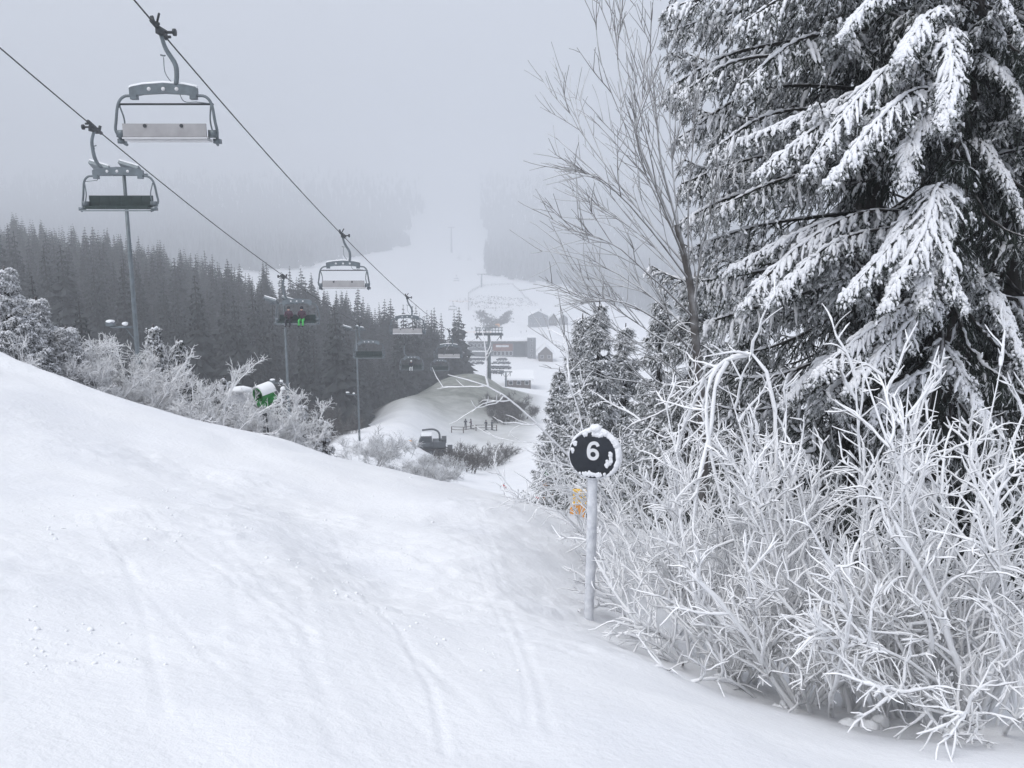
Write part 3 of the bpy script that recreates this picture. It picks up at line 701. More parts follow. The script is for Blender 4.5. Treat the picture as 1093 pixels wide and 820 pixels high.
# ------------------------------------------------------------------ piste marker
def marker():
    b_ = P(627, 657, 7.8); x, y = b_[0], 7.8; z0 = ground(x, y) - 0.1
    c = P(633.5, 485, 7.8); H = c[2] - z0; dx = c[0] - x
    o = empty('piste_marker', (x, y, z0), 0, 'round black piste marker with a white 6 on a frosted white pole', 'piste marker')
    g = Geo(); n = 22; rg = np.random.default_rng(4)
    pts = np.stack([np.linspace(0, dx - 0.005, n), 0.02 + 0 * np.linspace(0, 1, n), np.linspace(-0.35, H - 0.1, n)], 1)
    pts[:, 0] += 0.012 * np.sin(np.linspace(0, 3, n))
    tubes(g, pts[None], (0.044 + 0.006 * rg.random(n))[None], 14); g.build('pole', ['frost_pole'], o)
    rz = Matrix.Rotation(R(-14), 4, 'Z')
    def fr(v): return np.array([dx, 0, H]) + np.array([tuple(rz @ Vector(p)) for p in v])
    rad = 0.222; k = 48; a = np.arange(k) / k * 2 * np.pi
    g = Geo()
    rings = [(-0.052, 0.0), (-0.052, rad - 0.012), (-0.046, rad), (-0.022, rad), (-0.018, 0.0)]
    V = np.concatenate([fr(np.stack([np.cos(a) * r_, np.full(k, y_), np.sin(a) * r_], 1)) for y_, r_ in rings])
    i, j = np.meshgrid(np.arange(4), np.arange(k), indexing='ij'); j2 = (j + 1) % k
    g.add(V, np.stack([i * k + j, i * k + j2, (i + 1) * k + j2, (i + 1) * k + j], -1).reshape(-1, 4)); disc = g.build('disc', ['black'], o)
    # the numeral: bowl and curved stem, one flat ribbon of letter stroke
    def ribbon(path, wd, y_):
        path = np.array(path); t_ = unit(np.gradient(path, axis=0)); nn = np.stack([-t_[:, 1], t_[:, 0]], 1)
        lo, hi = path - nn * wd / 2, path + nn * wd / 2; m_ = len(path)
        V = []
        for yy in (y_, y_ + 0.006):
            for e in (lo, hi): V.append(fr(np.stack([e[:, 0], np.full(m_, yy), e[:, 1]], 1)))
        q = np.arange(m_ - 1)
        return np.concatenate(V), np.concatenate([np.stack([q + A * m_, q + 1 + A * m_, q + 1 + B * m_, q + B * m_], 1) for A, B in ((0, 1), (1, 3), (3, 2), (2, 0))])
    g = Geo(); cx, cz = 0.004, 0.045
    th = np.linspace(0, 2 * np.pi, 30)
    bowl = np.stack([cx + 0.041 * np.cos(th), cz - 0.032 + 0.041 * np.sin(th)], 1)
    stem = np.array([(cx + 0.047, cz + 0.048), (cx + 0.032, cz + 0.073), (cx + 0.006, cz + 0.078), (cx - 0.022, cz + 0.066), (cx - 0.038, cz + 0.036), (cx - 0.043, cz + 0.0), (cx - 0.042, cz - 0.03)])
    stem = resample(np.concatenate([stem, np.zeros((len(stem), 1))], 1), 20)[:, :2]
    g.add(*ribbon(bowl, 0.031, -0.0605)); g.add(*ribbon(stem, 0.031, -0.0615)); g.build('numeral', ['white_paint'], disc, smooth=False)
    # frost crust: thick rim on the sheltered side and top, and patches on the face
    g = Geo(); th = np.linspace(R(-80), R(150), 60)
    w = np.interp(np.degrees(th), [-80, -40, 20, 70, 110, 150], [0.012, 0.028, 0.036, 0.030, 0.024, 0.012])
    pp = fr(np.stack([np.cos(th) * (rad + w * 0.45), np.full(60, -0.02) + 0.01 * rg.standard_normal(60) * .4, np.sin(th) * (rad + w * 0.45)], 1))
    tubes(g, pp[None], (w * (1 + 0.10 * np.convolve(rg.standard_normal(66), np.ones(7) / 3, 'valid')).clip(.6, 1.5))[None], 12)
    th = np.linspace(R(150), R(285), 36); pp = fr(np.stack([np.cos(th) * rad, np.full(36, -0.035), np.sin(th) * rad], 1))
    tubes(g, pp[None], (0.010 * (1 + 0.25 * rg.standard_normal(36)).clip(.5, 1.5))[None], 7)
    g.ball(fr([(0.02, -0.02, rad + 0.035)])[0], (0.06, 0.05, 0.04), 0, 12, 8, 0.08, rg)
    rim = g.build('frost_rim', ['bough_snow'], disc)
    for cx_, cz_, n_, sx, sz in [(-0.02, -0.184, 22, 0.085, 0.012), (0.05, -0.185, 8, 0.04, 0.014), (0.168, 0.0, 9, 0.010, 0.035), (0.14, -0.085, 9, 0.02, 0.028), (-0.165, 0.11, 5, 0.018, 0.02), (0.0, 0.200, 14, 0.10, 0.007), (-0.19, 0.03, 4, 0.008, 0.03), (0.172, -0.055, 5, 0.014, 0.025)]:
        g = Geo()
        for _ in range(n_):
            a_, b2 = cx_ + sx * rg.standard_normal() * .6, cz_ + sz * rg.standard_normal() * .6
            q = math.hypot(a_, b2)
            if q > rad - 0.008: a_, b2 = a_ * (rad - 0.008) / q, b2 * (rad - 0.008) / q
            r_ = rg.uniform(0.009, 0.022); g.ball(fr([(a_, -0.052, b2)])[0], (r_, 0.005, r_ * 1.1), 0, 9, 6, 0.15, rg)
        g.build('frost_patch', ['bough_snow'], disc)
marker()
# ------------------------------------------------------------------ spruces with hanging sprays
def pick(a, idx): return a[idx]
def rand_perp(T, rng):
    v = rng.standard_normal(T.shape); v -= (v * T).sum(-1, keepdims=True) * T
    return unit(v)
def needles(geo, Pn, per, ln, wd, rng, m=0):
    """bristles: slim triangles that stand off the shoots Pn (m,n,3)"""
    mm = len(Pn)
    if mm == 0: return
    s = rng.uniform(0.02, 1.0, (mm, per)); p, T = sample(Pn, s); p = p.reshape(-1, 3); T = T.reshape(-1, 3)
    d = unit(T * 0.8 + rand_perp(T, rng)); side = rand_perp(d, rng) * (wd * rng.uniform(.6, 1.2, (len(p), 1)))
    l = ln * rng.uniform(.6, 1.25, (len(p), 1))
    v = np.stack([p - side, p + side, p + d * l], 1)
    n = len(p); f = np.arange(n * 3).reshape(n, 3)
    geo.add(v.reshape(-1, 3), f, m)

def spruce_crown(limbs, rng, lat=40, twig=8, lat_len=0.75, twig_len=0.2, snow=0.5, rimed=0.5, snow_r=0.030, per=(10, 5), hang=1.0, snow_inner=0.25, axis=(0, 0), rmax=4.0, fwd=(.55, .95), sidew=(.5, 1.0), down=(.05, .45), tw_snow=0.75, limb_p=None, snoise=0.24):
    """limbs (m,n,3). materials: 0 bark 1 needles 2 rimed needles 3 snow"""
    g = Geo(); m, n, _ = limbs.shape
    LL = np.linalg.norm(np.diff(limbs, axis=1), axis=2).sum(1)
    tubes(g, limbs, (0.018 + 0.022 * LL / LL.max())[:, None] * np.linspace(1, 0.25, n)[None], 5, 0)
    # laterals: two ranks along the limb
    s = np.linspace(0.10, 0.99, lat)[None] + rng.uniform(-.012, .012, (m, lat)); s = np.clip(s, 0.03, 0.995)
    p, T = sample(limbs, s); side = unit(np.cross(T, np.array([0, 0, 1.0]))); sg = np.where(np.arange(lat) % 2, 1, -1)[None, :, None]
    d = T * rng.uniform(*fwd, (m, lat, 1)) + side * sg * rng.uniform(*sidew, (m, lat, 1)) + np.array([0, 0, -1.0]) * rng.uniform(*down, (m, lat, 1))
    L = lat_len * np.clip(LL / LL.max(), .35, 1)[:, None] * (0.22 + 0.95 * np.sin(np.pi * np.clip(0.16 + 0.84 * s, 0, 1)) ** 0.8) * rng.uniform(.65, 1.2, (m, lat))
    P0 = p.reshape(-1, 3); LAT = grow(P0, d.reshape(-1, 3), L.ravel(), 6, rng, 0.07, hang * rng.uniform(.6, 1.8, m * lat))
    tubes(g, LAT, np.broadcast_to(np.linspace(0.012, 0.006, 6), (len(LAT), 6)), 3, 1)
    needles(g, LAT, per[0], 0.042, 0.008, rng, 1)
    # hanging twigs
    M_ = len(LAT); s2 = rng.uniform(.08, 1.0, (M_, twig)); p2, T2 = sample(LAT, s2)
    sd = unit(np.cross(T2, np.array([0, 0, 1.0])) + 1e-3); sg2 = rng.choice([-1, 1], (M_, twig))[..., None]
    d2 = T2 * rng.uniform(.5, 1, (M_, twig, 1)) + sd * sg2 * rng.uniform(.2, .8, (M_, twig, 1)) + np.array([0, 0, -1.0]) * hang * rng.uniform(-.1, .9, (M_, twig, 1))
    TW = grow(p2.reshape(-1, 3), d2.reshape(-1, 3), (twig_len * rng.uniform(.45, 1.4, (M_, twig))).ravel(), 4, rng, 0.12, hang * 0.5)
    isr = rng.random(len(TW)) < rimed
    for msk, mt in ((~isr, 1), (isr, 2)):
        t_ = TW[msk]; w_ = rng.uniform(.8, 1.3, (len(t_), 1))
        tubes(g, t_, w_ * np.array([0.006, 0.008, 0.007, 0.003]), 3, mt); needles(g, t_, per[1], 0.036, 0.0070, rng, mt)
    # snow: lies along the limb, on the laterals as fingers, and in small pads on twigs
    out = np.clip(np.hypot(LAT[:, -1, 0] - axis[0], LAT[:, -1, 1] - axis[1]) / rmax, 0, 1)
    prob = snow * (snow_inner + (1 - snow_inner) * out ** 1.5)
    limb_s = rng.random(m) < (0.35 + 0.65 * snow if limb_p is None else limb_p)
    def lay(C, r, k, up):
        q = len(C); nn = C.shape[1]
        Rr = r * (1 + snoise * rng.standard_normal((q, nn))).clip(.45, 1.7) * np.concatenate([np.linspace(.5, 1, nn - nn // 2), np.linspace(1, .45, nn // 2)])[None]
        C = C + np.array([0, 0, 1.0]) * (Rr * up)[..., None] + rng.standard_normal(C.shape) * 0.004
        Rr[:, 0] *= .3; Rr[:, -1] *= .35
        tubes(g, C, Rr, k, 3)
    if limb_s.any():
        x = np.linspace(.18, .985, 44); C, _ = sample(limbs[limb_s], np.broadcast_to(x, (limb_s.sum(), 44))); lay(C, snow_r * 0.95 * (0.8 + 0.4 * rng.random((limb_s.sum(), 1))), 6, 0.75)
    ls = rng.random(len(LAT)) < prob
    if ls.any():
        q = ls.sum(); a = rng.uniform(0, .25, (q, 1)); b = rng.uniform(.7, 1.0, (q, 1)); x = a + (b - a) * np.linspace(0, 1, 9)[None]
        C, _ = sample(LAT[ls], x); lay(C, snow_r * rng.uniform(.55, 1.25, (q, 1)), 6, 0.8)
    tp = np.repeat(prob, twig) * tw_snow; tsn = rng.random(len(TW)) < tp
    if tsn.any():
        q = tsn.sum(); xa_ = rng.uniform(0, .5, (q, 1)); x = xa_ + (np.minimum(.97, xa_ + rng.uniform(.35, .8, (q, 1))) - xa_) * np.linspace(0, 1, 5)[None]; C, _ = sample(TW[tsn], x); lay(C, snow_r * rng.uniform(.38, .8, (q, 1)), 5, 0.7)
    return g

def make_limbs(m, h0, h1, Rfun, rng, az=None, droop=0.5, lift=0.25, n=14, trunk=lambda h: (0, 0)):
    h = np.sort(rng.uniform(h0, h1, m)); ph = (np.arange(m) * 2.399963 + rng.uniform(-.35, .35, m)) if az is None else rng.uniform(az[0], az[1], m)
    L = np.array([Rfun(x) for x in h]) * rng.uniform(.78, 1.12, m)
    x = np.linspace(0, 1, n)[None]
    rad = L[:, None] * x * (1 - 0.06 * x); dr = droop * rng.uniform(.7, 1.3, m)
    zz = h[:, None] + L[:, None] * (-dr[:, None] * x + lift * x ** 2.6 - 0.10 * np.sin(np.pi * x))
    wig = np.cumsum(rng.standard_normal((m, n)) * 0.02, 1) * L[:, None]
    X = rad * np.sin(ph)[:, None] + wig * np.cos(ph)[:, None]; Y = rad * np.cos(ph)[:, None] - wig * np.sin(ph)[:, None]
    return np.stack([X, Y, zz], -1)

def spruce(x, y, H, limbs, label, cat, group, seed, trunk_r=0.2, zb=None, mats=('bark', 'needles', 'rimed_needles', 'bough_snow'), lean=(0, 0), **kw):
    z0 = (ground(x, y) - 0.3) if zb is None else zb; rng = np.random.default_rng(seed)
    o = empty('snowy_spruce', (x, y, z0), 0, label, cat, group)
    g = Geo(); hh = np.linspace(0, H, 12); g.tube(np.stack([lean[0] * hh / H, lean[1] * hh / H, hh], 1), trunk_r * (1 - hh / H) ** .8 + 0.02, 10); g.build('trunk', ['bark'], o)
    c = spruce_crown(limbs, rng, **kw); c.build('crown', list(mats), o)
    return o

SPR = 'tall snow-laden spruces at the right edge of the piste'
# the big pair on the right -------------------------------------------------
rg = np.random.default_rng(21)
xa, ya = P(925, 300, 13.6)[0], 13.6; za = ground(xa, ya) - 0.3
Ra = lambda h: np.interp(h, [0.5, 3, 6, 9, 12, 22], [2.3, 2.9, 3.35, 3.4, 3.1, 0.3])
la = make_limbs(128, 0.6, 12.8, Ra, rg, droop=0.34, lift=0.16)
# boughs that make the left outline of the crown, read off at their tips
def bough(x0, y0, z0, h, pts, n=14):
    q = [np.array([0, 0, h])] + [P(u, v, y) - np.array([x0, y0, z0]) for u, v, y in pts]
    return resample(q, n)
outl = [(9.3, [(800, 10, 13.3), (712, 34, 13)]), (8.9, [(790, 55, 13.0), (716, 92, 12.7)]), (8.5, [(800, 62, 12.6), (725, 100, 12.3)]), (8.0, [(815, 95, 12.8), (720, 150, 12.5)]), (7.3, [(800, 170, 12.6), (728, 196, 12.3)]),
        (6.7, [(800, 205, 12.3), (728, 235, 12.0)]), (6.2, [(815, 240, 12.4), (744, 262, 12.1)]), (5.6, [(810, 290, 12.3), (748, 300, 12.0)]), (10.2, [(800, -45, 13.2), (700, -30, 12.9)]), (9.7, [(815, -15, 12.6), (712, 8, 12.4)]),
        (7.7, [(830, 120, 12.0), (760, 160, 11.6)]), (6.9, [(840, 190, 11.8), (765, 222, 11.4)]), (5.2, [(800, 330, 12.0), (752, 345, 11.8)]), (8.8, [(860, 40, 11.9), (790, 90, 11.4)]), (9.6, [(870, -20, 11.9), (790, 25, 11.5)])]
la = np.concatenate([la, np.stack([bough(xa, ya, za, h, p) for h, p in outl])])
spruce(xa, ya, 24, la, 'tall dense spruce with drooping half-frosted sprays against the foggy sky', 'spruce tree', SPR, 31, 0.24, za,
       lat=46, twig=13, lat_len=0.66, twig_len=0.12, snow=0.56, rimed=0.92, snow_r=0.026, per=(14, 9), hang=0.8, tw_snow=1.0, limb_p=.95, snoise=.34, snow_inner=0.35, rmax=3.2)
xb, yb = P(1075, 300, 13.0)[0], 13.0; zb = ground(xb, yb) - 0.3
Rb = lambda h: np.interp(h, [0.5, 3, 6, 9, 12, 22], [2.2, 2.7, 2.9, 2.9, 2.6, 0.3])
lb = np.concatenate([make_limbs(74, 1.0, 12.5, Rb, np.random.default_rng(8), droop=0.5, lift=0.2), make_limbs(34, 0.15, 2.2, lambda h: 2.7, np.random.default_rng(9), droop=0.22, lift=0.1)])
spruce(xb, yb, 23, lb, 'dark spruce with bare shaded trunk at the frame edge behind the whitest boughs', 'spruce tree', SPR, 32, 0.24, zb,
       lat=34, twig=9, lat_len=0.62, twig_len=0.12, snow=0.26, rimed=0.6, snow_r=0.025, per=(12, 8), hang=1.0, snow_inner=0.05, rmax=3.0)
# the white boughs hang from a third stem that stands nearer
xc_, yc_ = P(1012, 300, 12.0)[0], 12.0; zc_ = ground(xc_, yc_) - 0.3
def hb(h, pts): return bough(xc_, yc_, zc_, h, pts)
hero = [hb(8.15, [(1012, 30, 10.6), (1016, 78, 9.9), (1006, 132, 9.6)]), hb(8.6, [(1000, 10, 10.8), (972, 40, 10.2), (960, 62, 10.0)]),
        hb(7.5, [(975, 60, 10.9), (920, 100, 10.3), (858, 186, 9.9)]), hb(7.3, [(985, 95, 10.6), (940, 125, 10.0), (882, 196, 9.7)]), hb(7.4, [(960, 80, 11.2), (880, 130, 10.8), (806, 186, 10.5)]), hb(7.2, [(940, 95, 11.5), (870, 118, 11.2), (790, 150, 11.0)]),
        hb(6.7, [(1000, 110, 10.6), (972, 150, 10.1), (968, 190, 9.9)]), hb(6.2, [(985, 215, 10.4), (950, 262, 9.9), (898, 318, 9.6)]), hb(6.3, [(1000, 200, 10.3), (985, 250, 9.8), (940, 330, 9.5)]), hb(6.2, [(1008, 205, 10.3), (1006, 260, 9.8), (1030, 325, 9.5)]),
        hb(6.0, [(996, 230, 10.2), (990, 280, 9.8), (985, 325, 9.6)]), hb(5.8, [(930, 225, 11.2), (850, 265, 10.8), (790, 328, 10.5)]), hb(5.7, [(940, 245, 11.0), (880, 265, 10.6), (820, 320, 10.3)]), hb(5.4, [(910, 235, 11.4), (850, 250, 11.1), (770, 292, 10.9)]),
        hb(5.0, [(975, 320, 10.6), (930, 350, 10.1), (868, 402, 9.8)]), hb(4.9, [(985, 330, 10.5), (950, 365, 10.0), (905, 415, 9.7)]), hb(7.9, [(1050, 60, 11.4), (1085, 95, 11.0), (1110, 150, 10.7)]), hb(6.8, [(1045, 150, 11.5), (1075, 190, 11.1), (1105, 260, 10.8)]),
        hb(5.6, [(1050, 300, 11.2), (1080, 350, 10.7), (1100, 410, 10.4)]), hb(4.4, [(1000, 390, 10.7), (960, 410, 10.4), (930, 450, 10.2)]), hb(4.2, [(1020, 390, 10.6), (1040, 420, 10.3), (1060, 470, 10.1)]), hb(9.3, [(1040, -40, 11.2), (1070, -5, 10.9), (1095, 50, 10.7)]),
        hb(9.0, [(985, -30, 11.2), (930, 0, 10.8), (895, 40, 10.6)]), hb(4.6, [(930, 370, 11.3), (880, 385, 11.0), (835, 430, 10.8)])]
hero_tree = spruce(xc_, yc_, 22, np.stack(hero), 'nearest spruce with heavy white finger-like snow on sagging boughs', 'spruce tree', SPR, 33, 0.19, zc_,
       lat=104, twig=8, lat_len=0.44, twig_len=0.09, snow=0.97, rimed=0.75, snow_r=0.026, per=(14, 8), hang=0.55, fwd=(.8, 1.3), sidew=(.25, .9), down=(0, .4), tw_snow=.6, snoise=.2, snow_inner=0.7, rmax=2.6)
lc2 = make_limbs(64, 0.6, 11.5, lambda h: 1.7, np.random.default_rng(18), droop=0.75, lift=0.15)
spruce_crown(lc2, np.random.default_rng(19), lat=26, twig=8, lat_len=.7, twig_len=.14, snow=.16, rimed=.25, snow_r=.024, per=(9, 7), hang=1.0, snow_inner=.1, rmax=2.0).build('inner_boughs', ['bark', 'needles', 'rimed_needles', 'bough_snow'], hero_tree)
# dim inner limbs of the nearest spruce belong to its crown too
xd, yd = P(985, 300, 16.0)[0], 16.0
spruce(xd, yd, 22, np.concatenate([make_limbs(60, 1.2, 13.5, lambda h: np.interp(h, [0, 6, 13], [2.6, 2.9, 2.4]), np.random.default_rng(77), droop=0.45, lift=0.15), make_limbs(36, 0.3, 3.0, lambda h: 3.2, np.random.default_rng(78), droop=0.2, lift=0.1)]), 'dim spruce standing deepest in the gap between the two big trunks', 'spruce tree', SPR, 34, 0.22,
       lat=26, twig=8, lat_len=0.75, twig_len=0.14, snow=0.12, rimed=0.15, snow_r=0.024, per=(10, 7), hang=1.1, snow_inner=0.05, rmax=3.0)

for u_, y_, sd_, lb_ in ((905, 18.0, 35, 'dim spruce filling the shade behind the left big spruce and its lower boughs'), (1070, 17.0, 36, 'dim spruce at the frame edge, behind the one with the bare shaded trunk')):
    spruce(P(u_, 300, y_)[0], y_, 21, np.concatenate([make_limbs(70, 0.3, 13.5, lambda h: np.interp(h, [0, 6, 13], [3.2, 3.0, 2.4]), np.random.default_rng(sd_), droop=0.4, lift=0.15)]), lb_, 'spruce tree', SPR, sd_ + 50, 0.2,
           lat=24, twig=7, lat_len=0.9, twig_len=0.16, snow=0.12, rimed=0.15, snow_r=0.025, per=(9, 6), hang=0.9, snow_inner=0.05, rmax=3.0)
# frosted spruces farther down beside the piste ------------------------------
FRM = ('bark', 'needles', 'rimed_needles', 'bough_snow')
def conic(Rb_, H, p=0.9): return lambda h: max(0.12, Rb_ * (1 - h / H) ** p)
def small_spruce(u, y, vtop, Rb_, label, seed, group, nb=70, snow=0.55, rimed=0.8, lat=18, twig=5, mats=FRM, **kw):
    t = P(u, vtop, y); z0 = ground(t[0], y) - 0.3; H = t[2] - z0
    L = make_limbs(nb, 0.4, H * 0.985, conic(Rb_, H), np.random.default_rng(seed), droop=0.28, lift=0.22, n=8)
    d = dict(lat_len=Rb_ * 0.30, twig_len=Rb_ * 0.085, snow=snow, rimed=rimed, snow_r=0.020 + y * 0.0006, per=(7, 6), hang=0.6, snow_inner=0.6, rmax=Rb_); d.update(kw)
    return spruce(t[0], y, H, L, label, 'spruce tree', group, seed + 1, 0.05 + 0.012 * H, z0, mats=mats, lat=lat, twig=twig, **d)
G2 = 'frosted spruces lower down beside the piste'
small_spruce(622, 34, 334, 2.3, 'frosted spruce with its pointed top just below the chalet, left of its neighbours', 41, G2, 130, snow=0.4, hang=.35, lat=20)
small_spruce(640, 29, 322, 2.0, 'frosted spruce whose crown rises behind the piste marker, taller than the one beside it', 43, G2, 130, snow=0.4, hang=.35, lat=20)
small_spruce(668, 31, 345, 2.2, 'frosted spruce half hidden behind the bare tree trunk and its twigs', 45, G2, 120, snow=0.4, hang=.35, lat=20)
small_spruce(597, 40, 392, 2.0, 'lowest dark frosted spruce, standing over the green and orange padding', 47, G2, 120, snow=0.3, rimed=0.6, hang=.4, lat=20)
small_spruce(706, 24, 318, 2.1, 'frosted spruce filling the gap between the bare tree and the tall spruces', 49, G2, 80, snow=0.4)
small_spruce(742, 21, 290, 2.2, 'frosted spruce closing the gap behind the trunk of the bare tree', 51, G2, 130, snow=0.4, hang=.35, lat=20)
small_spruce(800, 19, 320, 2.2, 'frosted spruce behind the lowest sprays of the tall dense spruce', 53, G2, 80, snow=0.3, rimed=.6)

# ------------------------------------------------------------------ rime-covered shrubs
def shrub_geo(stems, rng, r0=0.020, l2=(10, .65), l3=(5, .28), up=0.25, grav=0.3, k=(6, 5, 4), dens_from=0.2, spread2=0.8, l4=0, wig=0.10, rscale=None):
    """stems (m,n,3): main stems, side branches and twigs, all thick with rime"""
    g = Geo(); m, n, _ = stems.shape
    def lumpy(R_): return R_ * (1 + 0.16 * rng.standard_normal(R_.shape)).clip(.6, 1.5)
    R1 = lumpy(np.linspace(1, .5, n)[None] * r0 * rng.uniform(.65, 1.25, (m, 1)) * (1.0 if rscale is None else rscale[:, None])); R1[:, -1] *= .55; tubes(g, stems, R1, k[0])
    L = np.linalg.norm(np.diff(stems, axis=1), axis=2).sum(1)
    s = np.sort(rng.uniform(dens_from, .98, (m, l2[0])), 1); p, T = sample(stems, s)
    d = T * rng.uniform(.6, 1.1, (m, l2[0], 1)) + rand_perp(T, rng) * rng.uniform(.4, 1, (m, l2[0], 1)) * spread2 + np.array([0, 0, up])
    B = grow(p.reshape(-1, 3), d.reshape(-1, 3), (l2[1] * (L / 2.0)[:, None] ** .5 * rng.uniform(.4, 1.3, (m, l2[0])) * (1.15 - .6 * s)).ravel(), 7, rng, wig, grav * rng.uniform(-.4, 1.2, m * l2[0]))
    R2 = lumpy(np.broadcast_to(np.linspace(.74, .36, 7) * r0, B.shape[:2]).copy()); R2[:, -1] *= .6; tubes(g, B, R2, k[1])
    q = len(B); s = rng.uniform(.12, .98, (q, l3[0])); p, T = sample(B, s)
    d = T * rng.uniform(.5, 1., (q, l3[0], 1)) + rand_perp(T, rng) * rng.uniform(.5, 1, (q, l3[0], 1)) + np.array([0, 0, up * .6])
    C = grow(p.reshape(-1, 3), d.reshape(-1, 3), (l3[1] * rng.uniform(.35, 1.35, (q, l3[0]))).ravel(), 5, rng, wig * 1.1, grav * .4)
    R3 = lumpy(np.broadcast_to(np.linspace(.48, .27, 5) * r0, C.shape[:2]).copy()); R3[:, -1] *= .7; tubes(g, C, R3, k[2])
    if l4:
        q = len(C); s = rng.uniform(.2, .95, (q, l4)); p, T = sample(C, s)
        d = T * .7 + rand_perp(T, rng) * rng.uniform(.5, 1, (q, l4, 1))
        D = grow(p.reshape(-1, 3), d.reshape(-1, 3), (l3[1] * .4 * rng.uniform(.4, 1.3, (q, l4))).ravel(), 4, rng, wig, 0)
        tubes(g, D, lumpy(np.broadcast_to(np.linspace(.38, .26, 4) * r0, D.shape[:2]).copy()), 3)
    return g
def shrub(u, v, y, ns, h, label, seed, group, lean=(0, 0), spread=0.55, matn='rime', cat='shrub', name='frosted_shrub', extra=None, base_r=0.25, droop=0.35, stem_wig=0.065, tall=0, **kw):
    b_ = P(u, v, y); x = b_[0]; z0 = ground(x, y) - 0.08; rng = np.random.default_rng(seed)
    a = rng.uniform(0, 2 * np.pi, ns); rr_ = base_r * np.sqrt(rng.random(ns)); st = np.stack([rr_ * np.cos(a), rr_ * np.sin(a), np.zeros(ns)], 1)
    d = np.stack([np.cos(a) * spread * rng.uniform(.3, 1.2, ns) + lean[0], np.sin(a) * spread * rng.uniform(.3, 1.2, ns) + lean[1], np.ones(ns)], 1)
    S = grow(st, d, h * rng.uniform(.55, 1.15, ns), 12, rng, stem_wig, droop * rng.uniform(-.2, 1.6, ns))
    if tall:
        at_ = rng.integers(0, ns, tall); dt = np.stack([rng.uniform(-.3, .3, tall), rng.uniform(-.3, .3, tall), np.ones(tall)], 1)
        S = np.concatenate([S, grow(st[at_], dt, h * rng.uniform(1.2, 1.75, tall), 12, rng, 0.05, 0)])
    ne = 0
    if extra:
        E = np.stack([resample([P(*q) - np.array([x, y, z0]) for q in e], 12) for e in extra]); S = np.concatenate([E, S]); ne = len(E)
    g = shrub_geo(S, rng, rscale=np.array([1.1 if i_ < ne else 1.25 if i_ < len(S) - tall else .62 for i_ in range(len(S))]), **kw)
    o = g.build(name, [matn], None, (0, 0, 0)); o.location = (x, y, z0)
    return tag(o, label, cat, group)
GS = 'rime-covered shrubs along the right edge of the piste'
def at_ground(u, y): return u
S_ = [  # u, v, y, stems, height, label, seed, lean
    (705, 640, 8.5, 12, 1.9, 'rime-white shrub spreading low right beside the pole of the black marker', 101, (-.05, .05)),
    (752, 680, 7.3, 13, 1.9, 'low tangled shrub with rime-white stems, first one to the right of the marker shrub', 102, (0, 0)),
    (785, 690, 7.1, 15, 1.9, 'upright white shrub growing below the arched limb, left of the densest thicket', 103, (-.12, 0)),
    (838, 700, 6.7, 14, 2.1, 'tall slender-stemmed white shrub in front of the dark base of the frosted spruce', 104, (0, 0)),
    (885, 720, 6.35, 16, 2.1, 'densest white shrub, its thick stems rising from a snow clod at the piste edge', 105, (-.05, 0)),
    (938, 740, 6.2, 14, 2.0, 'white shrub of stout crossing stems below the tallest rimed shoots', 106, (.05, 0)),
    (985, 745, 6.1, 15, 2.1, 'white shrub with many upright shoots reaching over the dark spruce shade', 107, (.1, 0)),
    (1040, 755, 5.75, 15, 2.0, 'heavily rimed shrub at the lower corner with branches sweeping towards the piste', 108, (-.2, -.15)),
    (1095, 765, 5.6, 14, 2.1, 'white shrub cut by the frame edge with long bowed branches', 109, (-.1, 0)),
    (720, 600, 10.6, 11, 2.0, 'fine-twigged frosted shrub behind the arched limb', 110, (-.2, 0)),
    (800, 620, 10.0, 10, 1.9, 'frosted shrub in the second row, in front of the lowest spruce sprays', 111, (0, 0)),
    (870, 640, 9.5, 10, 1.8, 'frosted shrub deep in the thicket behind the densest white shrub', 112, (0, 0)),
    (950, 640, 9.4, 9, 1.8, 'back-row frosted shrub with thin shoots before the dark spruce trunk', 113, (.05, 0)),
    (1050, 660, 9.0, 9, 1.9, 'back-row frosted shrub whose thin shoots stand highest by the frame edge', 114, (0, 0)),
    (690, 590, 10.2, 11, 1.9, 'frosted shrub just behind the black marker disc', 115, (-.25, 0)),
]
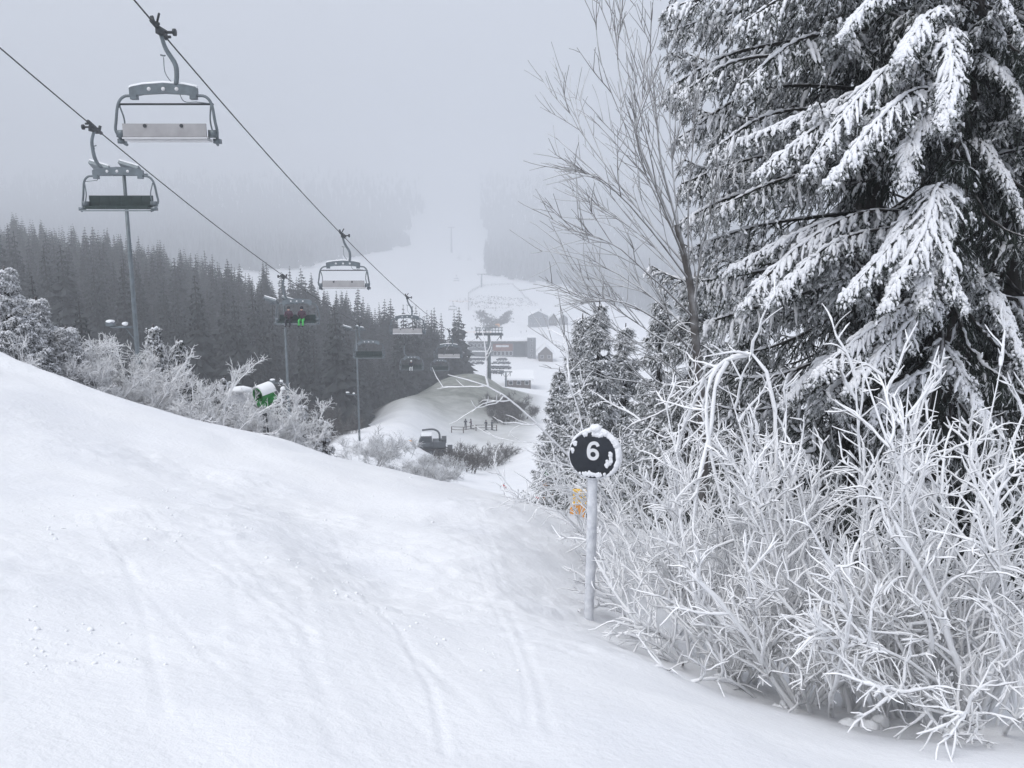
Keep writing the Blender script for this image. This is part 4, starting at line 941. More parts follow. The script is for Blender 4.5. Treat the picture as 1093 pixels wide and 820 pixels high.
for (u, v, y, ns, h, lab, sd_, ln_) in S_:
    ex = None
    if sd_ == 103:      # the arched limb that bows over and down towards the marker
        ex = [[(805, 690, 7.1), (824, 560, 7.15), (829, 470, 7.2), (822, 408, 7.25), (804, 378, 7.3), (780, 381, 7.35), (752, 402, 7.5), (728, 426, 7.85), (706, 440, 8.3), (676, 452, 8.8)],
              [(798, 378, 7.35), (772, 386, 7.3), (757, 408, 7.25), (754, 450, 7.2), (764, 510, 7.15), (788, 590, 7.1)],
              [(752, 402, 7.5), (738, 436, 7.7), (728, 462, 7.9), (722, 486, 8.1)],
              [(776, 386, 7.3), (764, 410, 7.25), (758, 460, 7.2), (744, 520, 7.1), (738, 580, 7.0)]]
    if sd_ == 115:      # long branch that reaches left over the lower piste
        ex = [[(660, 560, 10.2), (640, 520, 9.7), (600, 480, 9.3), (560, 440, 9.0), (524, 414, 8.8), (478, 400, 8.6)], [(650, 560, 10.2), (622, 530, 9.6), (590, 522, 9.3), (560, 535, 9.1), (528, 542, 9.0)],
              [(655, 560, 10), (630, 500, 9.6), (618, 440, 9.4), (600, 390, 9.2)], [(655, 560, 10), (625, 510, 9.6), (600, 495, 9.4), (572, 488, 9.2)], [(655, 570, 10), (625, 540, 9.6), (595, 510, 9.4), (575, 512, 9.2)]]
    if sd_ == 108:
        ex = [[(1040, 740, 6.5), (1010, 690, 6.2), (960, 690, 6.0), (900, 715, 5.9)], [(1050, 740, 6.4), (1040, 690, 6.0), (1000, 665, 5.8), (940, 672, 5.7)], [(1060, 740, 6.4), (1075, 700, 6.1), (1060, 650, 5.9), (1010, 620, 5.8)]]
    back = sd_ >= 110
    if back: shrub(u, v, y, ns, h, lab, sd_, GS, ln_, spread=0.5, base_r=0.35, droop=0.2, r0=0.0115, stem_wig=.08, l2=(7, .7), l3=(3, .26), tall=3, up=0.2, extra=ex, spread2=1.1, wig=.17, matn='thin_rime' if sd_ in (112, 113, 114) else 'rime', dens_from=0.16)
    else: shrub(u, v, y, ns - 3, h * .84, lab, sd_, GS, ln_, spread=0.75, base_r=0.34, droop=0.45, r0=0.0172, stem_wig=.075, tall=5, l2=(9, .64), l3=(4, .19), up=0.3, extra=ex, spread2=1.05, wig=.14, dens_from=0.24)

# snow clods along the foot of the shrubs, part of the ploughed edge
for i_, (u, v, y, r_) in enumerate([(924, 742, 5.75, 0.10), (1030, 760, 5.3, 0.08), (762, 706, 6.65, 0.05), (705, 678, 7.2, 0.05), (840, 738, 6.15, 0.05)]):
    x = P(u, v, y)[0]; g = Geo(); rg = np.random.default_rng(i_)
    for q in range(9): rq = r_ * rg.uniform(.25, .75); g.ball((rg.normal(0, r_), rg.normal(0, r_ * .5), rq * .3), (rq * rg.uniform(.7, 1.3), rq, rq * rg.uniform(.6, 1.0)), 0, 12, 8, 0.13, rg)
    o = g.build('snow_clod', ['snow'], None, (0, 0, 0)); o.location = (x, y, ground(x, y))
    tag(o, ['lump of ploughed snow at the foot of the densest white shrub', 'snow lump below the shrub at the lower corner', 'small snow lump between the marker shrub and the upright white shrub', 'smallest snow lump, nearest the black marker', 'snow lump left of the biggest ploughed lump'][i_], 'snow lump', 'snow lumps along the piste edge')

# ------------------------------------------------------------------ bare tree
def bare_tree():
    y = 11.2; b_ = P(752, 560, y); x = b_[0]; z0 = ground(x, y) - 0.2; rng = np.random.default_rng(64); org = np.array([x, y, z0])
    o = empty('bare_tree', (x, y, z0), 0, 'leafless multi-stemmed grey tree fanning up and left before the tall spruce', 'tree')
    trunk = resample([P(752, 575, y) - org, P(750, 450, y) - org, P(743, 370, y) - org, P(737, 305, y) - org, P(722, 240, y) - org], 16)
    g = Geo(); tubes(g, trunk[None], np.interp(np.linspace(0, 1, 16), [0, .6, 1], [.065, .055, .035])[None], 10); g.build('trunk', ['grey_bark'], o)
    main = [[(724, 245, y), (706, 170, 11), (700, 90, 10.9), (696, 5, 10.8)], [(726, 255, y), (716, 170, 11.2), (712, 110, 11.2), (706, 55, 11.2)],
            [(730, 270, y), (690, 190, 11), (655, 110, 10.8), (634, 62, 10.6)], [(733, 285, y), (680, 220, 11.3), (630, 150, 11.4), (606, 104, 11.5)],
            [(736, 300, y), (690, 240, 10.8), (640, 190, 10.5), (586, 172, 10.3)], [(738, 310, y), (700, 265, 11.4), (650, 225, 11.6), (602, 205, 11.7)],
            [(741, 340, y), (700, 300, 10.8), (655, 262, 10.5), (600, 240, 10.3)], [(743, 360, y), (700, 320, 11.3), (650, 290, 11.4), (585, 268, 11.5)],
            [(745, 380, y), (705, 345, 10.8), (660, 325, 10.6), (612, 330, 10.4)], [(747, 420, y), (700, 380, 10.8), (650, 350, 10.6), (606, 300, 10.5)],
            [(735, 295, y), (735, 220, 11), (740, 160, 10.8), (744, 110, 10.7)], [(740, 330, y), (752, 250, 10.9), (770, 190, 10.7)], [(728, 262, y), (682, 150, 11.2), (664, 60, 11.2), (668, 20, 11.2)], [(730, 275, y), (700, 200, 10.6), (680, 140, 10.4), (690, 90, 10.3)],
            [(745, 385, y), (690, 350, 11.4), (640, 312, 11.5), (596, 262, 11.6)], [(749, 430, y), (690, 410, 10.7), (640, 400, 10.5), (600, 370, 10.4)]]
    S = np.stack([resample([P(*q) - org for q in m_], 14) for m_ in main]); S += np.cumsum(rng.standard_normal(S.shape) * 0.012, 1) * (np.linspace(0, 1, 14)[None, :, None])
    g = Geo(); m = len(S)
    tubes(g, S, np.linspace(.016, .004, 14)[None] * rng.uniform(.7, 1.15, (m, 1)), 6)
    c = 9; s = np.sort(rng.uniform(.12, .95, (m, c)), 1); p, T = sample(S, s)
    d = T * 1.25 + rand_perp(T, rng) * rng.uniform(.3, .75, (m, c, 1)) + np.array([-.05, 0, .18])
    B = grow(p.reshape(-1, 3), d.reshape(-1, 3), (1.25 * rng.uniform(.4, 1.2, (m, c)) * (1.1 - .6 * s)).ravel(), 9, rng, 0.045, -.08)
    tubes(g, B, np.broadcast_to(np.linspace(.0075, .0035, 9), B.shape[:2]) * rng.uniform(.8, 1.2, (len(B), 1)), 5)
    c = 4; q = len(B); s = rng.uniform(.15, .95, (q, c)); p, T = sample(B, s); d = T * 1.0 + rand_perp(T, rng) * rng.uniform(.4, .9, (q, c, 1)) + np.array([0, 0, .15])
    C = grow(p.reshape(-1, 3), d.reshape(-1, 3), (.42 * rng.uniform(.4, 1.3, (q, c))).ravel(), 6, rng, 0.06, -.05)
    tubes(g, C, np.broadcast_to(np.linspace(.005, .003, 6), C.shape[:2]), 4)
    g.build('branches', ['twig_bark'], o)
bare_tree()

# ------------------------------------------------------------------ frosted row behind the left crest
GL = 'frosted bushes along the left crest of the piste'
def lshrub(u, y, h, ns, lab, seed, **kw):
    d = dict(spread=.5, base_r=.5, droop=.25, r0=.017, l2=(13, .6), l3=(8, .24), l4=2, k=(5, 4, 3), matn='rime', wig=.14); d.update(kw)
    return shrub(u, 400, y, ns, h, lab, seed, GL, **d)
def lspruce(u, y, vtop, Rb_, lab, seed, **kw):
    d = dict(nb=70, snow=.5, rimed=.85, lat=16, twig=5, mats=('bark', 'needles', 'frost_needles', 'bough_snow')); d.update(kw)
    return small_spruce(u, y, vtop, Rb_, lab, seed, GL, **d)
lspruce(4, 19, 284, 1.35, 'tallest bushy white-frosted tree, cut by the frame edge above the left crest', 201, nb=130, snow=.9, rimed=1, lat_len=.42, twig_len=.10, lat=26, twig=7, hang=.25, snow_r=.022)
lspruce(38, 20, 316, 1.2, 'bushy frosted tree leaning on the tallest white one', 203, nb=110, snow=.9, rimed=1, lat_len=.4, twig_len=.10, lat=24, twig=7, hang=.25, snow_r=.022)
lspruce(70, 20, 348, 1.1, 'rounded white-frosted bush below the tallest white tree', 205, nb=100, snow=.9, rimed=1, lat_len=.38, twig_len=.10, lat=24, twig=7, hang=.25, snow_r=.022)
lshrub(98, 20.5, 2.3, 12, 'frosted bush with two pale snapped stems pointing up and right', 207, extra=[[(82, 445, 20.5), (90, 400, 20.3), (102, 372, 20.2)], [(84, 445, 20.5), (98, 395, 20.2), (120, 366, 20.1)]])
lspruce(100, 21.5, 372, .8, 'low frosted spruce between the rounded white bush and the feathery one', 209, nb=60)
lshrub(135, 21, 2.5, 16, 'feathery frosted bush topped by thin bare shoots below the dark trees', 211, l4=3)
lshrub(112, 20.8, 2.0, 16, 'low dense frosted bush filling the foot of the feathery one', 212, l4=3, matn='rime', r0=.013)
lspruce(163, 23, 346, 1.15, 'small frosted spruce directly below the tallest floodlight pole', 213, nb=80, snow=.32, rimed=.6)
lspruce(190, 23.5, 362, 1.0, 'second small frosted spruce, darker, beside the one under the pole', 215, nb=70, snow=.3, rimed=.55)
lshrub(212, 21.5, 2.9, 15, 'frosted bush with long grass-like stems arching to the right', 217, spread=.35, lean=(.22, 0), droop=1.1, l4=1, l2=(10, .6))
lshrub(180, 21.2, 1.9, 14, 'low white bush in front of the two small frosted spruces', 218, l4=3, matn='rime', r0=.013)
lspruce(240, 24, 402, .95, 'squat frosted conifer between the arching bush and the snow gun', 219, nb=60, snow=.5)
lshrub(262, 23.4, 1.9, 16, 'frosted bush around the mast of the green snow gun', 221, l4=3)
lshrub(300, 23.5, 2.3, 18, 'wide frosted bush right of the snow gun under the middle floodlight pole', 223, l4=3)
lspruce(322, 24, 432, .8, 'small frosted conifer at the lower end of the wide bush', 225, nb=55, snow=.7)
lspruce(345, 24, 448, .75, 'last small white conifer where the left crest meets the lower snow', 227, nb=50, snow=.75)
lshrub(232, 22.2, 1.7, 14, 'low tufted frosted bush at the foot of the squat conifer', 229, l4=3)
lshrub(150, 22.3, 2.6, 12, 'thin-stemmed frosted bush poking up behind the feathery one', 231, spread=.3, l4=1)
lshrub(30, 19.3, 1.5, 14, 'drooping white bush hanging over the left crest', 233, droop=1.2, l4=3, matn='rime', r0=.013)
# ------------------------------------------------------------------ dark forest across the gully
def conifer(seed, H=1.0, Rb_=0.17, whorls=24, blades=9, sub=True):
    rng = np.random.default_rng(seed); g = Geo()
    g.tube([(0, 0, -0.05), (0, 0, H * .5), (0, 0, H * .99)], [0.016, 0.010, 0.002], 5, 0, cap=False)
    h = np.linspace(0.10, 0.985, whorls); T = []
    for k_, hh in enumerate(h):
        r_ = Rb_ * (1 - hh) ** .82 * rng.uniform(.8, 1.12) + 0.008; nb = max(4, int(blades * (0.55 + .6 * (1 - hh))))
        a = rng.uniform(0, 6.28) + np.arange(nb) / nb * 6.283 + rng.uniform(-.2, .2, nb)
        rr_ = r_ * rng.uniform(.65, 1.2, nb); dz = -rr_ * rng.uniform(.25, .6, nb)
        for j_ in range(nb):
            c, s = math.cos(a[j_]), math.sin(a[j_]); px, py = -s, c; R_ = rr_[j_]; w_ = R_ * rng.uniform(.2, .34); z0_ = hh + rng.uniform(-.006, .006)
            mid = (c * R_ * .55, s * R_ * .55, z0_ + dz[j_] * .35); tip = (c * R_, s * R_, z0_ + dz[j_])
            l = (mid[0] + px * w_, mid[1] + py * w_, mid[2] - R_ * .22); r2 = (mid[0] - px * w_, mid[1] - py * w_, mid[2] - R_ * .22)
            T += [[(0, 0, z0_), l, mid], [(0, 0, z0_), mid, r2], [mid, l, tip], [mid, tip, r2]]
            if sub: T.append([(c * R_ * .35, s * R_ * .35, z0_ + dz[j_] * .2), (c * R_ * .8, s * R_ * .8, z0_ + dz[j_] * .7), (c * R_ * .6, s * R_ * .6, z0_ + dz[j_] - R_ * rng.uniform(.2, .5))])
    V = np.array(T).reshape(-1, 3); g.add(V, np.arange(len(V)).reshape(-1, 3), 1)
    return g
PRO = [conifer(s, Rb_=rb) for s, rb in ((1, .17), (2, .21), (3, .24), (4, .19), (5, .16))]
PROM = [g_.mesh('forest_spruce', ['bark', 'forest'], smooth=False) for g_ in PRO]
frng = np.random.default_rng(90)
gx, gy = np.meshgrid(np.arange(-400, 10, 6.0), np.arange(95, 500, 6.0)); gx = gx.ravel() + frng.uniform(-2.2, 2.2, gx.size); gy = gy.ravel() + frng.uniform(-2.2, 2.2, gy.size)
fu = 546.5 + gx / gy * 915
keep = (forest_mask(gx, gy) > .5) & (gy > np.interp(fu, [-100, 150, 300, 380, 430], [165, 150, 128, 122, 120])) & (fu > -190)
gx, gy, fu = gx[keep], gy[keep], fu[keep]; gz = terrain(gx, gy)
HH = (13 + 11 * frng.random(len(gx)) ** 1.4) * np.interp(fu, [0, 300, 400, 490], [1.05, 1.0, .92, .98])
tu, tv = uv_of(gx, gy, gz + HH); bu, bv = uv_of(gx, gy, gz)
cv = np.interp(tu, [0, 50, 90, 160, 240, 330, 380, 430, 486], [330, 355, 370, 360, 400, 440, 455, 430, 402])
inview = (tu > -12) & (tv < cv)
# nearer trees hide farther ones: keep those whose tip no nearer tree covers
order = np.argsort(gy); vis = np.zeros(len(gx), bool); hor = np.full(700, 900.0)
for i_ in order:
    if not inview[i_]: continue
    a_, b_ = int(np.clip(tu[i_] - 1, 0, 698)), int(np.clip(tu[i_] + 2, 1, 699))
    if tv[i_] < hor[a_:b_].min() - 1.0: vis[i_] = True
    wpx = max(1, int(0.12 * HH[i_] * 911 / gy[i_] * .5)); a2, b2 = int(np.clip(tu[i_] - wpx, 0, 698)), int(np.clip(tu[i_] + wpx, 1, 699))
    hor[a2:b2] = np.minimum(hor[a2:b2], tv[i_] + 6)
cand = [i_ for i_ in order if vis[i_]][:270]; solo = set(cand)
GF = 'dark spruces of the forest across the gully'
def forest_obj(i_, x, y, z, H, lab, rz=None):
    o = bpy.data.objects.new('forest_spruce', PROM[i_ % 5]); COL.objects.link(o); o.location = (x, y, z - .3); o.scale = (H * frng.uniform(.85, 1.2),) * 2 + (H,); o.rotation_euler = (R(frng.uniform(-2, 2)), R(frng.uniform(-2, 2)), frng.uniform(0, 6.28))
    return tag(o, lab, 'spruce tree', GF)
for i_ in cand:
    forest_obj(i_, gx[i_], gy[i_], gz[i_], HH[i_], 'dark snowless spruce standing in the misty forest below and left of the chairlift')
for k_, (u, y, vt, lab) in enumerate([(36, 74, 289, 'darkest spruce tip, standing alone beside the tallest white bush'), (88, 80, 316, 'dark spruce behind the feathery frosted bush, right of the darkest tip'), (62, 82, 330, 'low dark spruce between the two dark tips above the frosted bushes')]):
    t_ = P(u, vt, y); z_ = ground(t_[0], y); forest_obj(k_, t_[0], y, z_, t_[2] - z_, lab)
g = Geo()
for i_ in range(len(gx)):
    if i_ in solo or not (tu[i_] > -60): continue
    pr = PRO[i_ % 5]; a_ = frng.uniform(0, 6.28); c_, s_ = math.cos(a_) * HH[i_], math.sin(a_) * HH[i_]
    v = np.concatenate(pr.v); w_ = np.stack([v[:, 0] * c_ - v[:, 1] * s_ + gx[i_], v[:, 0] * s_ + v[:, 1] * c_ + gy[i_], v[:, 2] * HH[i_] + gz[i_] - .3], 1)
    t_ = pr.t[-1]; base_n = g.n; g.v.append(w_); g.n += len(w_); g.t.append(t_ + base_n); g.tm.append(np.ones(len(t_), np.int32))
o = g.build('dense_forest', ['bark', 'forest'], smooth=False); tag(o, 'rest of the dark spruce forest between the single trees', 'forest', None, 'stuff')

# far woods on both sides of the opposite piste, almost lost in the mist
g = Geo(); n_ = 90000
y_ = np.sqrt(frng.uniform(640 ** 2, 3300 ** 2, n_)); t_ = frng.uniform(-1.0, 1.0, n_); x_ = t_ * y_; z_ = terrain(x_, y_, False); u_, v_ = uv_of(x_, y_, z_)
wob = 20 * fbm(x_ / 110, y_ / 160, 5, 4)
# fog fade put into the shape: trees are thinned out up the slope
left = (u_ < np.interp(v_, [150, 200, 245, 268, 282], [470, 452, 440, 425, 330]) + wob) & (v_ < np.interp(u_, [-200, 150, 300, 345, 440], [294, 293, 290, 284, 276]) + wob * .4)
right = (u_ > np.interp(v_, [150, 200, 250, 300], [500, 512, 520, 522]) + wob * .6) & (v_ < np.interp(u_, [520, 560, 600, 700, 900], [296, 300, 306, 340, 360]) + wob * .4)
clear = (fbm(x_ / 260 + 7, y_ / 260, 15, 3) > .38) & left
k_ = (left | right) & (frng.random(len(u_)) < sstep(178, 250, v_)); x_, y_, z_ = x_[k_], y_[k_], z_[k_]; n_ = len(x_)
H_ = frng.uniform(14, 24, n_) * 1.2; rb = H_ * .19; a0 = frng.uniform(0, 6.28, n_); V = np.zeros((n_, 12, 3)); Fc = []
for tier, (zb_, zt_, rs) in enumerate(((.06, .62, 1.0), (.38, 1.0, .62))):
    for q in range(5):
        a_ = a0 + q / 5 * 6.283 + tier * .6; r2 = rb * rs * frng.uniform(.7, 1.2, n_)
        V[:, tier * 6 + q] = np.stack([x_ + np.cos(a_) * r2, y_ + np.sin(a_) * r2, z_ + H_ * zb_], 1)
    V[:, tier * 6 + 5] = np.stack([x_, y_, z_ + H_ * zt_], 1)
    for q in range(5): Fc.append([tier * 6 + q, tier * 6 + (q + 1) % 5, tier * 6 + 5])
Fc = np.array(Fc)[None] + np.arange(n_)[:, None, None] * 12; g.add(V.reshape(-1, 3), Fc.reshape(-1, 3), 0)
o = g.build('far_forest', ['far_forest'], smooth=False); tag(o, 'far spruce woods on both sides of the distant piste fading into mist', 'forest', None, 'stuff')

# ------------------------------------------------------------------ brush and frosted scrub in the hollow
def hit(u, v, y0=24, y1=2500):
    t, s = ts(u, v); ys = np.geomspace(y0, y1, 2400); d = terrain(t * ys, ys, False) - s * ys
    i_ = int(np.argmax(d > 0)); return np.array([t * ys[i_], ys[i_], float(terrain(np.array([t * ys[i_]]), np.array([ys[i_]]), False)[0])])
def brush(u, y, h, ns, lab, seed, matn, group, w=1.5, **kw):
    d = dict(spread=.75, base_r=w, droop=.25, r0=.026, wig=.16, spread2=1.2, l4=1, l2=(12, 1.0), l3=(6, .5), k=(4, 3, 3), matn=matn, name='brush_thicket', cat='brush'); d.update(kw)
    return shrub(u, 400, y, ns, h, lab, seed, group, **d)
GB = 'brush in the hollow beside the knoll'
for k_, (u, y, h, m_, lab) in enumerate([
    (492, 112, 3.0, 'brush', 'grey leafless brush directly below the small group of people'), (508, 116, 3.2, 'brush', 'grey leafless brush in the middle of the hollow right of the snow groomer'), (524, 122, 3.0, 'brush', 'grey leafless brush at the right end of the hollow by the white run'),
    (500, 104, 3.0, 'brush', 'lowest grey brush, nearest to the white foreground crest'), (490, 100, 2.6, 'brush', 'grey brush right behind the snow groomer'), (478, 94, 2.4, 'brush', 'dark pointed brush below the snow groomer'), (534, 128, 2.4, 'brush', 'small grey brush tuft at the edge of the white run'),
    (530, 168, 3.6, 'dark', 'dark brush on the right flank of the knoll, left half'), (548, 170, 3.8, 'dark', 'dark brush on the right flank of the knoll, right half'), (540, 160, 2.8, 'dark', 'low dark brush at the foot of the knoll flank'), (556, 166, 2.6, 'dark', 'last dark brush tuft on the knoll flank beside the white run'),
    (438, 62, .8, 'thin_rime', 'frosted scrub below the blade of the snow groomer'), (456, 58, .8, 'thin_rime', 'frosted scrub in front of the snow groomer tracks'), (420, 76, 1.4, 'thin_rime', 'frosted scrub left of the snow groomer, above the crest'), (402, 72, 1.8, 'thin_rime', 'frosted scrub beside the foot of the right floodlight pole'), (470, 66, 1.2, 'thin_rime', 'tall frosted scrub stalks just over the crest edge'), (384, 60, 1.9, 'thin_rime', 'frosted scrub at the left end of the hollow'), (448, 52, .7, 'thin_rime', 'low frosted scrub right above the white crest'),
    (330, 118, 4.5, 'brush', 'brownish leafless bush under the forest, left of the right floodlight pole'), (352, 116, 4.0, 'brush', 'brownish leafless bush at the forest foot close to the right floodlight pole'), (312, 120, 5.0, 'brush', 'brownish leafless bush at the forest foot behind the middle floodlight pole'), (368, 118, 3.2, 'brush', 'smallest brownish bush at the corner of forest and knoll')]):
    brush(u, y, h, 14 if m_ != 'dark' else 22, lab, 300 + k_, 'brush' if m_ == 'dark' else m_, GB, 1.6 if m_ != 'dark' else 2.0, **({'r0': .04, 'l3': (8, .6), 'l4': 2} if m_ == 'dark' else {}))

# ------------------------------------------------------------------ snow groomer
def groomer():
    p = P(460, 484, 112); p[2] = ground(p[0], p[1])
    o = empty('snow_groomer', tuple(p), R(184), 'dark snow groomer with raised crane arm and orange blade tip parked below the knoll', 'snow groomer'); o.scale = (.94, .94, .94)
    L_ = 5.0
    for q in (-1, 1):
        g = Geo(); y0 = q * 1.25; prof = []
        for a in np.linspace(math.pi / 2, 3 * math.pi / 2, 8): prof.append((-1.75 + .42 * math.cos(a), .45 + .42 * math.sin(a)))
        for a in np.linspace(-math.pi / 2, math.pi / 2, 8): prof.append((1.75 + .42 * math.cos(a), .45 + .42 * math.sin(a)))
        poly = np.array([(x, y0 - .45, z) for x, z in prof]); g.prism(poly, (0, 0, 0), (0, .9, 0), 0)
        tr = g.build('track', ['rubber'], o, smooth=False)
        for x_ in (-1.6, -.8, 0, .8, 1.6):
            g = Geo(); g.tube([(x_, y0 - q * .0 + q * .40, .42), (x_, y0 + q * .5, .42)], .3, 10); g.build('wheel', ['machine'], tr)
    g = Geo(); g.box((0, 0, .95), (3.9, 1.6, .5)); g.box((-1.2, 0, 1.5), (1.9, 2.4, .75)); g.build('chassis', ['machine'], o, smooth=False)
    g = Geo(); poly = np.array([(-.2, -1.1, 1.2), (1.5, -1.1, 1.2), (1.75, -1.1, 1.75), (1.3, -1.1, 2.75), (-.1, -1.1, 2.75)]); g.prism(poly, (0, 0, 0), (0, 2.2, 0), 0)
    cab = g.build('cab', ['machine'], o, smooth=False)
    for q in (-1, 1):
        g = Geo(); poly = np.array([(0.0, q * 1.112, 1.85), (1.5, q * 1.112, 1.85), (1.2, q * 1.112, 2.6), (0.0, q * 1.112, 2.6)]); g.prism(poly, (0, 0, 0), (0, q * .02, 0)); g.build('window', ['glass'], cab, smooth=False)
    g = Geo(); g.box((1.56, 0, 2.25), (.03, 1.9, .85), 0, Matrix.Rotation(R(-24), 4, 'Y')); g.build('windscreen', ['glass'], cab, smooth=False)
    g = Geo(); g.box((.6, 0, 2.80), (1.5, 2.1, .09)); g.build('snow_cap', ['snow'], cab, smooth=False)
    g = Geo(); g.tube(resample([(-1.3, .2, 1.8), (-1.2, .2, 3.0), (-.4, .2, 3.55), (1.2, .2, 3.45)], 12), .14, 8); g.build('crane_arm', ['machine'], o)
    g = Geo(); g.box((-1.9, 0, 2.0), (.7, 2.3, .5)); g.build('cargo_bed', ['steel_dark'], o, smooth=False)
    g = Geo()
    xs = np.linspace(-2.2, 2.2, 9); V = []
    for y_ in xs:
        for x_, z_ in ((2.95, .15), (2.75, .4), (2.8, .85), (3.0, 1.25)): V.append((x_ + .12 * abs(y_) / 2.2, y_, z_))
    V = np.array(V); i, j = np.meshgrid(np.arange(8), np.arange(3), indexing='ij'); f = np.stack([i * 4 + j, i * 4 + j + 1, (i + 1) * 4 + j + 1, (i + 1) * 4 + j], -1).reshape(-1, 4)
    g.add(V, f); g.add(V + np.array([.09, 0, 0]), f[:, ::-1]); g.tube([(2.1, .5, .7), (2.8, .5, .6)], .09, 6); g.tube([(2.1, -.5, .7), (2.8, -.5, .6)], .09, 6)
    bl = g.build('blade', ['machine'], o, smooth=False)
    for q in (-1, 1):
        g = Geo(); g.box((3.0, q * 2.25, .85), (.5, .16, 1.1)); g.build('side_flap', ['orange'], bl, smooth=False)
    g = Geo(); g.box((-2.75, 0, .45), (.7, 4.2, .45)); g.tube([(-2.0, .5, .8), (-2.7, .5, .5)], .08, 6); g.tube([(-2.0, -.5, .8), (-2.7, -.5, .5)], .08, 6); g.build('tiller', ['steel_dark'], o, smooth=False)
groomer()

# people, a barrier and mats on the knoll --------------------------------------
GP = 'people standing on the lower slopes'
for k_, (u, v, y0, lab, jk, lg) in enumerate([(497, 458, 120, 'standing person in dark ski clothes, left of the pair below the knoll', 'dark_cloth', 'dark_cloth'), (503, 458, 120, 'standing person in dark ski clothes, right of the pair below the knoll', 'plum_cloth', 'dark_cloth'),
        (519, 459, 120, 'person standing at the low barrier right of the pair', 'dark_cloth', 'dark_cloth'), (525, 459, 120, 'person at the right end of the low barrier by its tall post', 'machine', 'dark_cloth'),
        (556, 356, 400, 'tiny person walking on the snow below the wide chalet', 'dark_cloth', 'dark_cloth'), (562, 355, 400, 'tiny person nearest the gabled house on the far snow', 'rust_wall', 'dark_cloth')]):
    p = hit(u, v, y0); person(lab, pose(False), BON, RAD, paints(jk, lg), (p[0], p[1], ground(p[0], p[1])), k_ * 1.3, GP, skier_kit(False, 'dark_cloth') if k_ < 4 else None)
def fence_line(name, label, pts, h, matp, matr, rails, step, cat='fence', group=None, thick=.05, y0=24):
    W = [hit(u, v, y0) for u, v in pts]; o = empty(name, tuple(W[0]), 0, label, cat, group); W = np.array(W)
    d = np.concatenate([[0], np.cumsum(np.linalg.norm(np.diff(W[:, :2], axis=0), axis=1))]); n = max(2, int(d[-1] / step) + 1); q = np.linspace(0, d[-1], n)
    X = np.stack([np.interp(q, d, W[:, 0]), np.interp(q, d, W[:, 1])], 1); Z = terrain(X[:, 0], X[:, 1], False); Q = np.column_stack([X, Z]) - W[0]
    for r_ in Q:
        g = Geo(); g.tube([r_ - (0, 0, .2), r_ + (0, 0, h)], thick, 6); g.build('post', [matp], o)
    for f in rails:
        g = Geo(); g.tube(Q + np.array([0, 0, h * f]), thick * .6 if f >= 0 else thick, 5); g.build('rail', [matr], o)
    return o
fence_line('barrier', 'low dark barrier with rails beside the people below the knoll', [(482, 462), (505, 460), (530, 460)], 1.1, 'wood', 'wood', (.5, .95), 3.0, 'barrier', y0=110, thick=.09)
fence_line('snow_fence', 'thin fence outlining the trapezoid embankment on the opposite slope', [(500, 331), (500, 314), (512, 307), (530, 305), (547, 304), (553, 310), (567, 324)], 2.6, 'wood', 'machine', (.35, .65, .95), 14, y0=500, thick=.16)
fence_line('safety_net', 'faint orange safety net across the run just above the parked cars', [(488, 355), (505, 356), (524, 356)], 1.4, 'orange', 'orange', (.4, .9), 5, 'safety net', y0=400, thick=.07)
fence_line('safety_net', 'faint orange safety net beside the embankment on the opposite run', [(480, 322), (490, 323), (500, 323)], 1.6, 'orange', 'orange', (.4, .9), 8, 'safety net', y0=500, thick=.09)

# ------------------------------------------------------------------ village
def slab(g, x0, x1, y0, y1, z0, z1, m=0): g.box(((x0 + x1) / 2, (y0 + y1) / 2, (z0 + z1) / 2), (x1 - x0, y1 - y0, z1 - z0), m)
def place(u, v, y): t, s = ts(u, v); return np.array([t * y, y, ground(t * y, y)])
def lodge():
    p = place(500, 382, 430); k = 430 / F
    W_, D, H = 65 * k, 13.0, 17 * k; o = empty('ski_lodge', tuple(p), 0, 'long flat-roofed lodge with a rust-red band behind the parked cars', 'building')
    g = Geo(); slab(g, 0, W_, 0, D, -3, H - .6); g.build('wall', ['grey_wall'], o, smooth=False)
    g = Geo(); slab(g, -.6, W_ + .6, -1.2, D + .5, H - .6, H - .25); r = g.build('roof', ['wood'], o, smooth=False)
    g = Geo(); slab(g, -.5, W_ + .5, -1.1, D + .4, H - .25, H + .15); g.build('snow_cap', ['snow'], r, smooth=False)
    g = Geo(); slab(g, 12.5, 22.5, -.35, 0.0, H - 5.2, H - 1.6); g.build('facade_band', ['rust_wall'], o, smooth=False)
    g = Geo(); slab(g, 23, 29, -.3, 0, .3, H - 1.4); g.build('facade_panel', ['machine'], o, smooth=False)
    for i in range(6):
        g = Geo(); slab(g, 1.0 + i * 1.9, 2.4 + i * 1.9, -.12, 0, H - 3.4, H - 1.6); f = g.build('window', ['white_paint'], o, smooth=False); g = Geo(); slab(g, 1.15 + i * 1.9, 2.25 + i * 1.9, -.16, -.121, H - 3.25, H - 1.75); g.build('pane', ['glass'], f, smooth=False)
    for i in range(5):
        g = Geo(); slab(g, 12.8 + i * 2.0, 14.4 + i * 2.0, -.12, 0, .4, 2.6); f = g.build('window', ['white_paint'], o, smooth=False); g = Geo(); slab(g, 12.95 + i * 2.0, 14.25 + i * 2.0, -.16, -.121, .55, 2.45); g.build('pane', ['glass'], f, smooth=False)
    g = Geo(); slab(g, 14.0, 20.5, -.52, -.36, H - 3.3, H - 2.3); g.build('sign_board', ['white_paint'], o, smooth=False)
    g = Geo(); slab(g, 2, 10, -3.2, -.01, H - 5.4, H - 5.1); g.build('porch_roof', ['snow'], o, smooth=False)
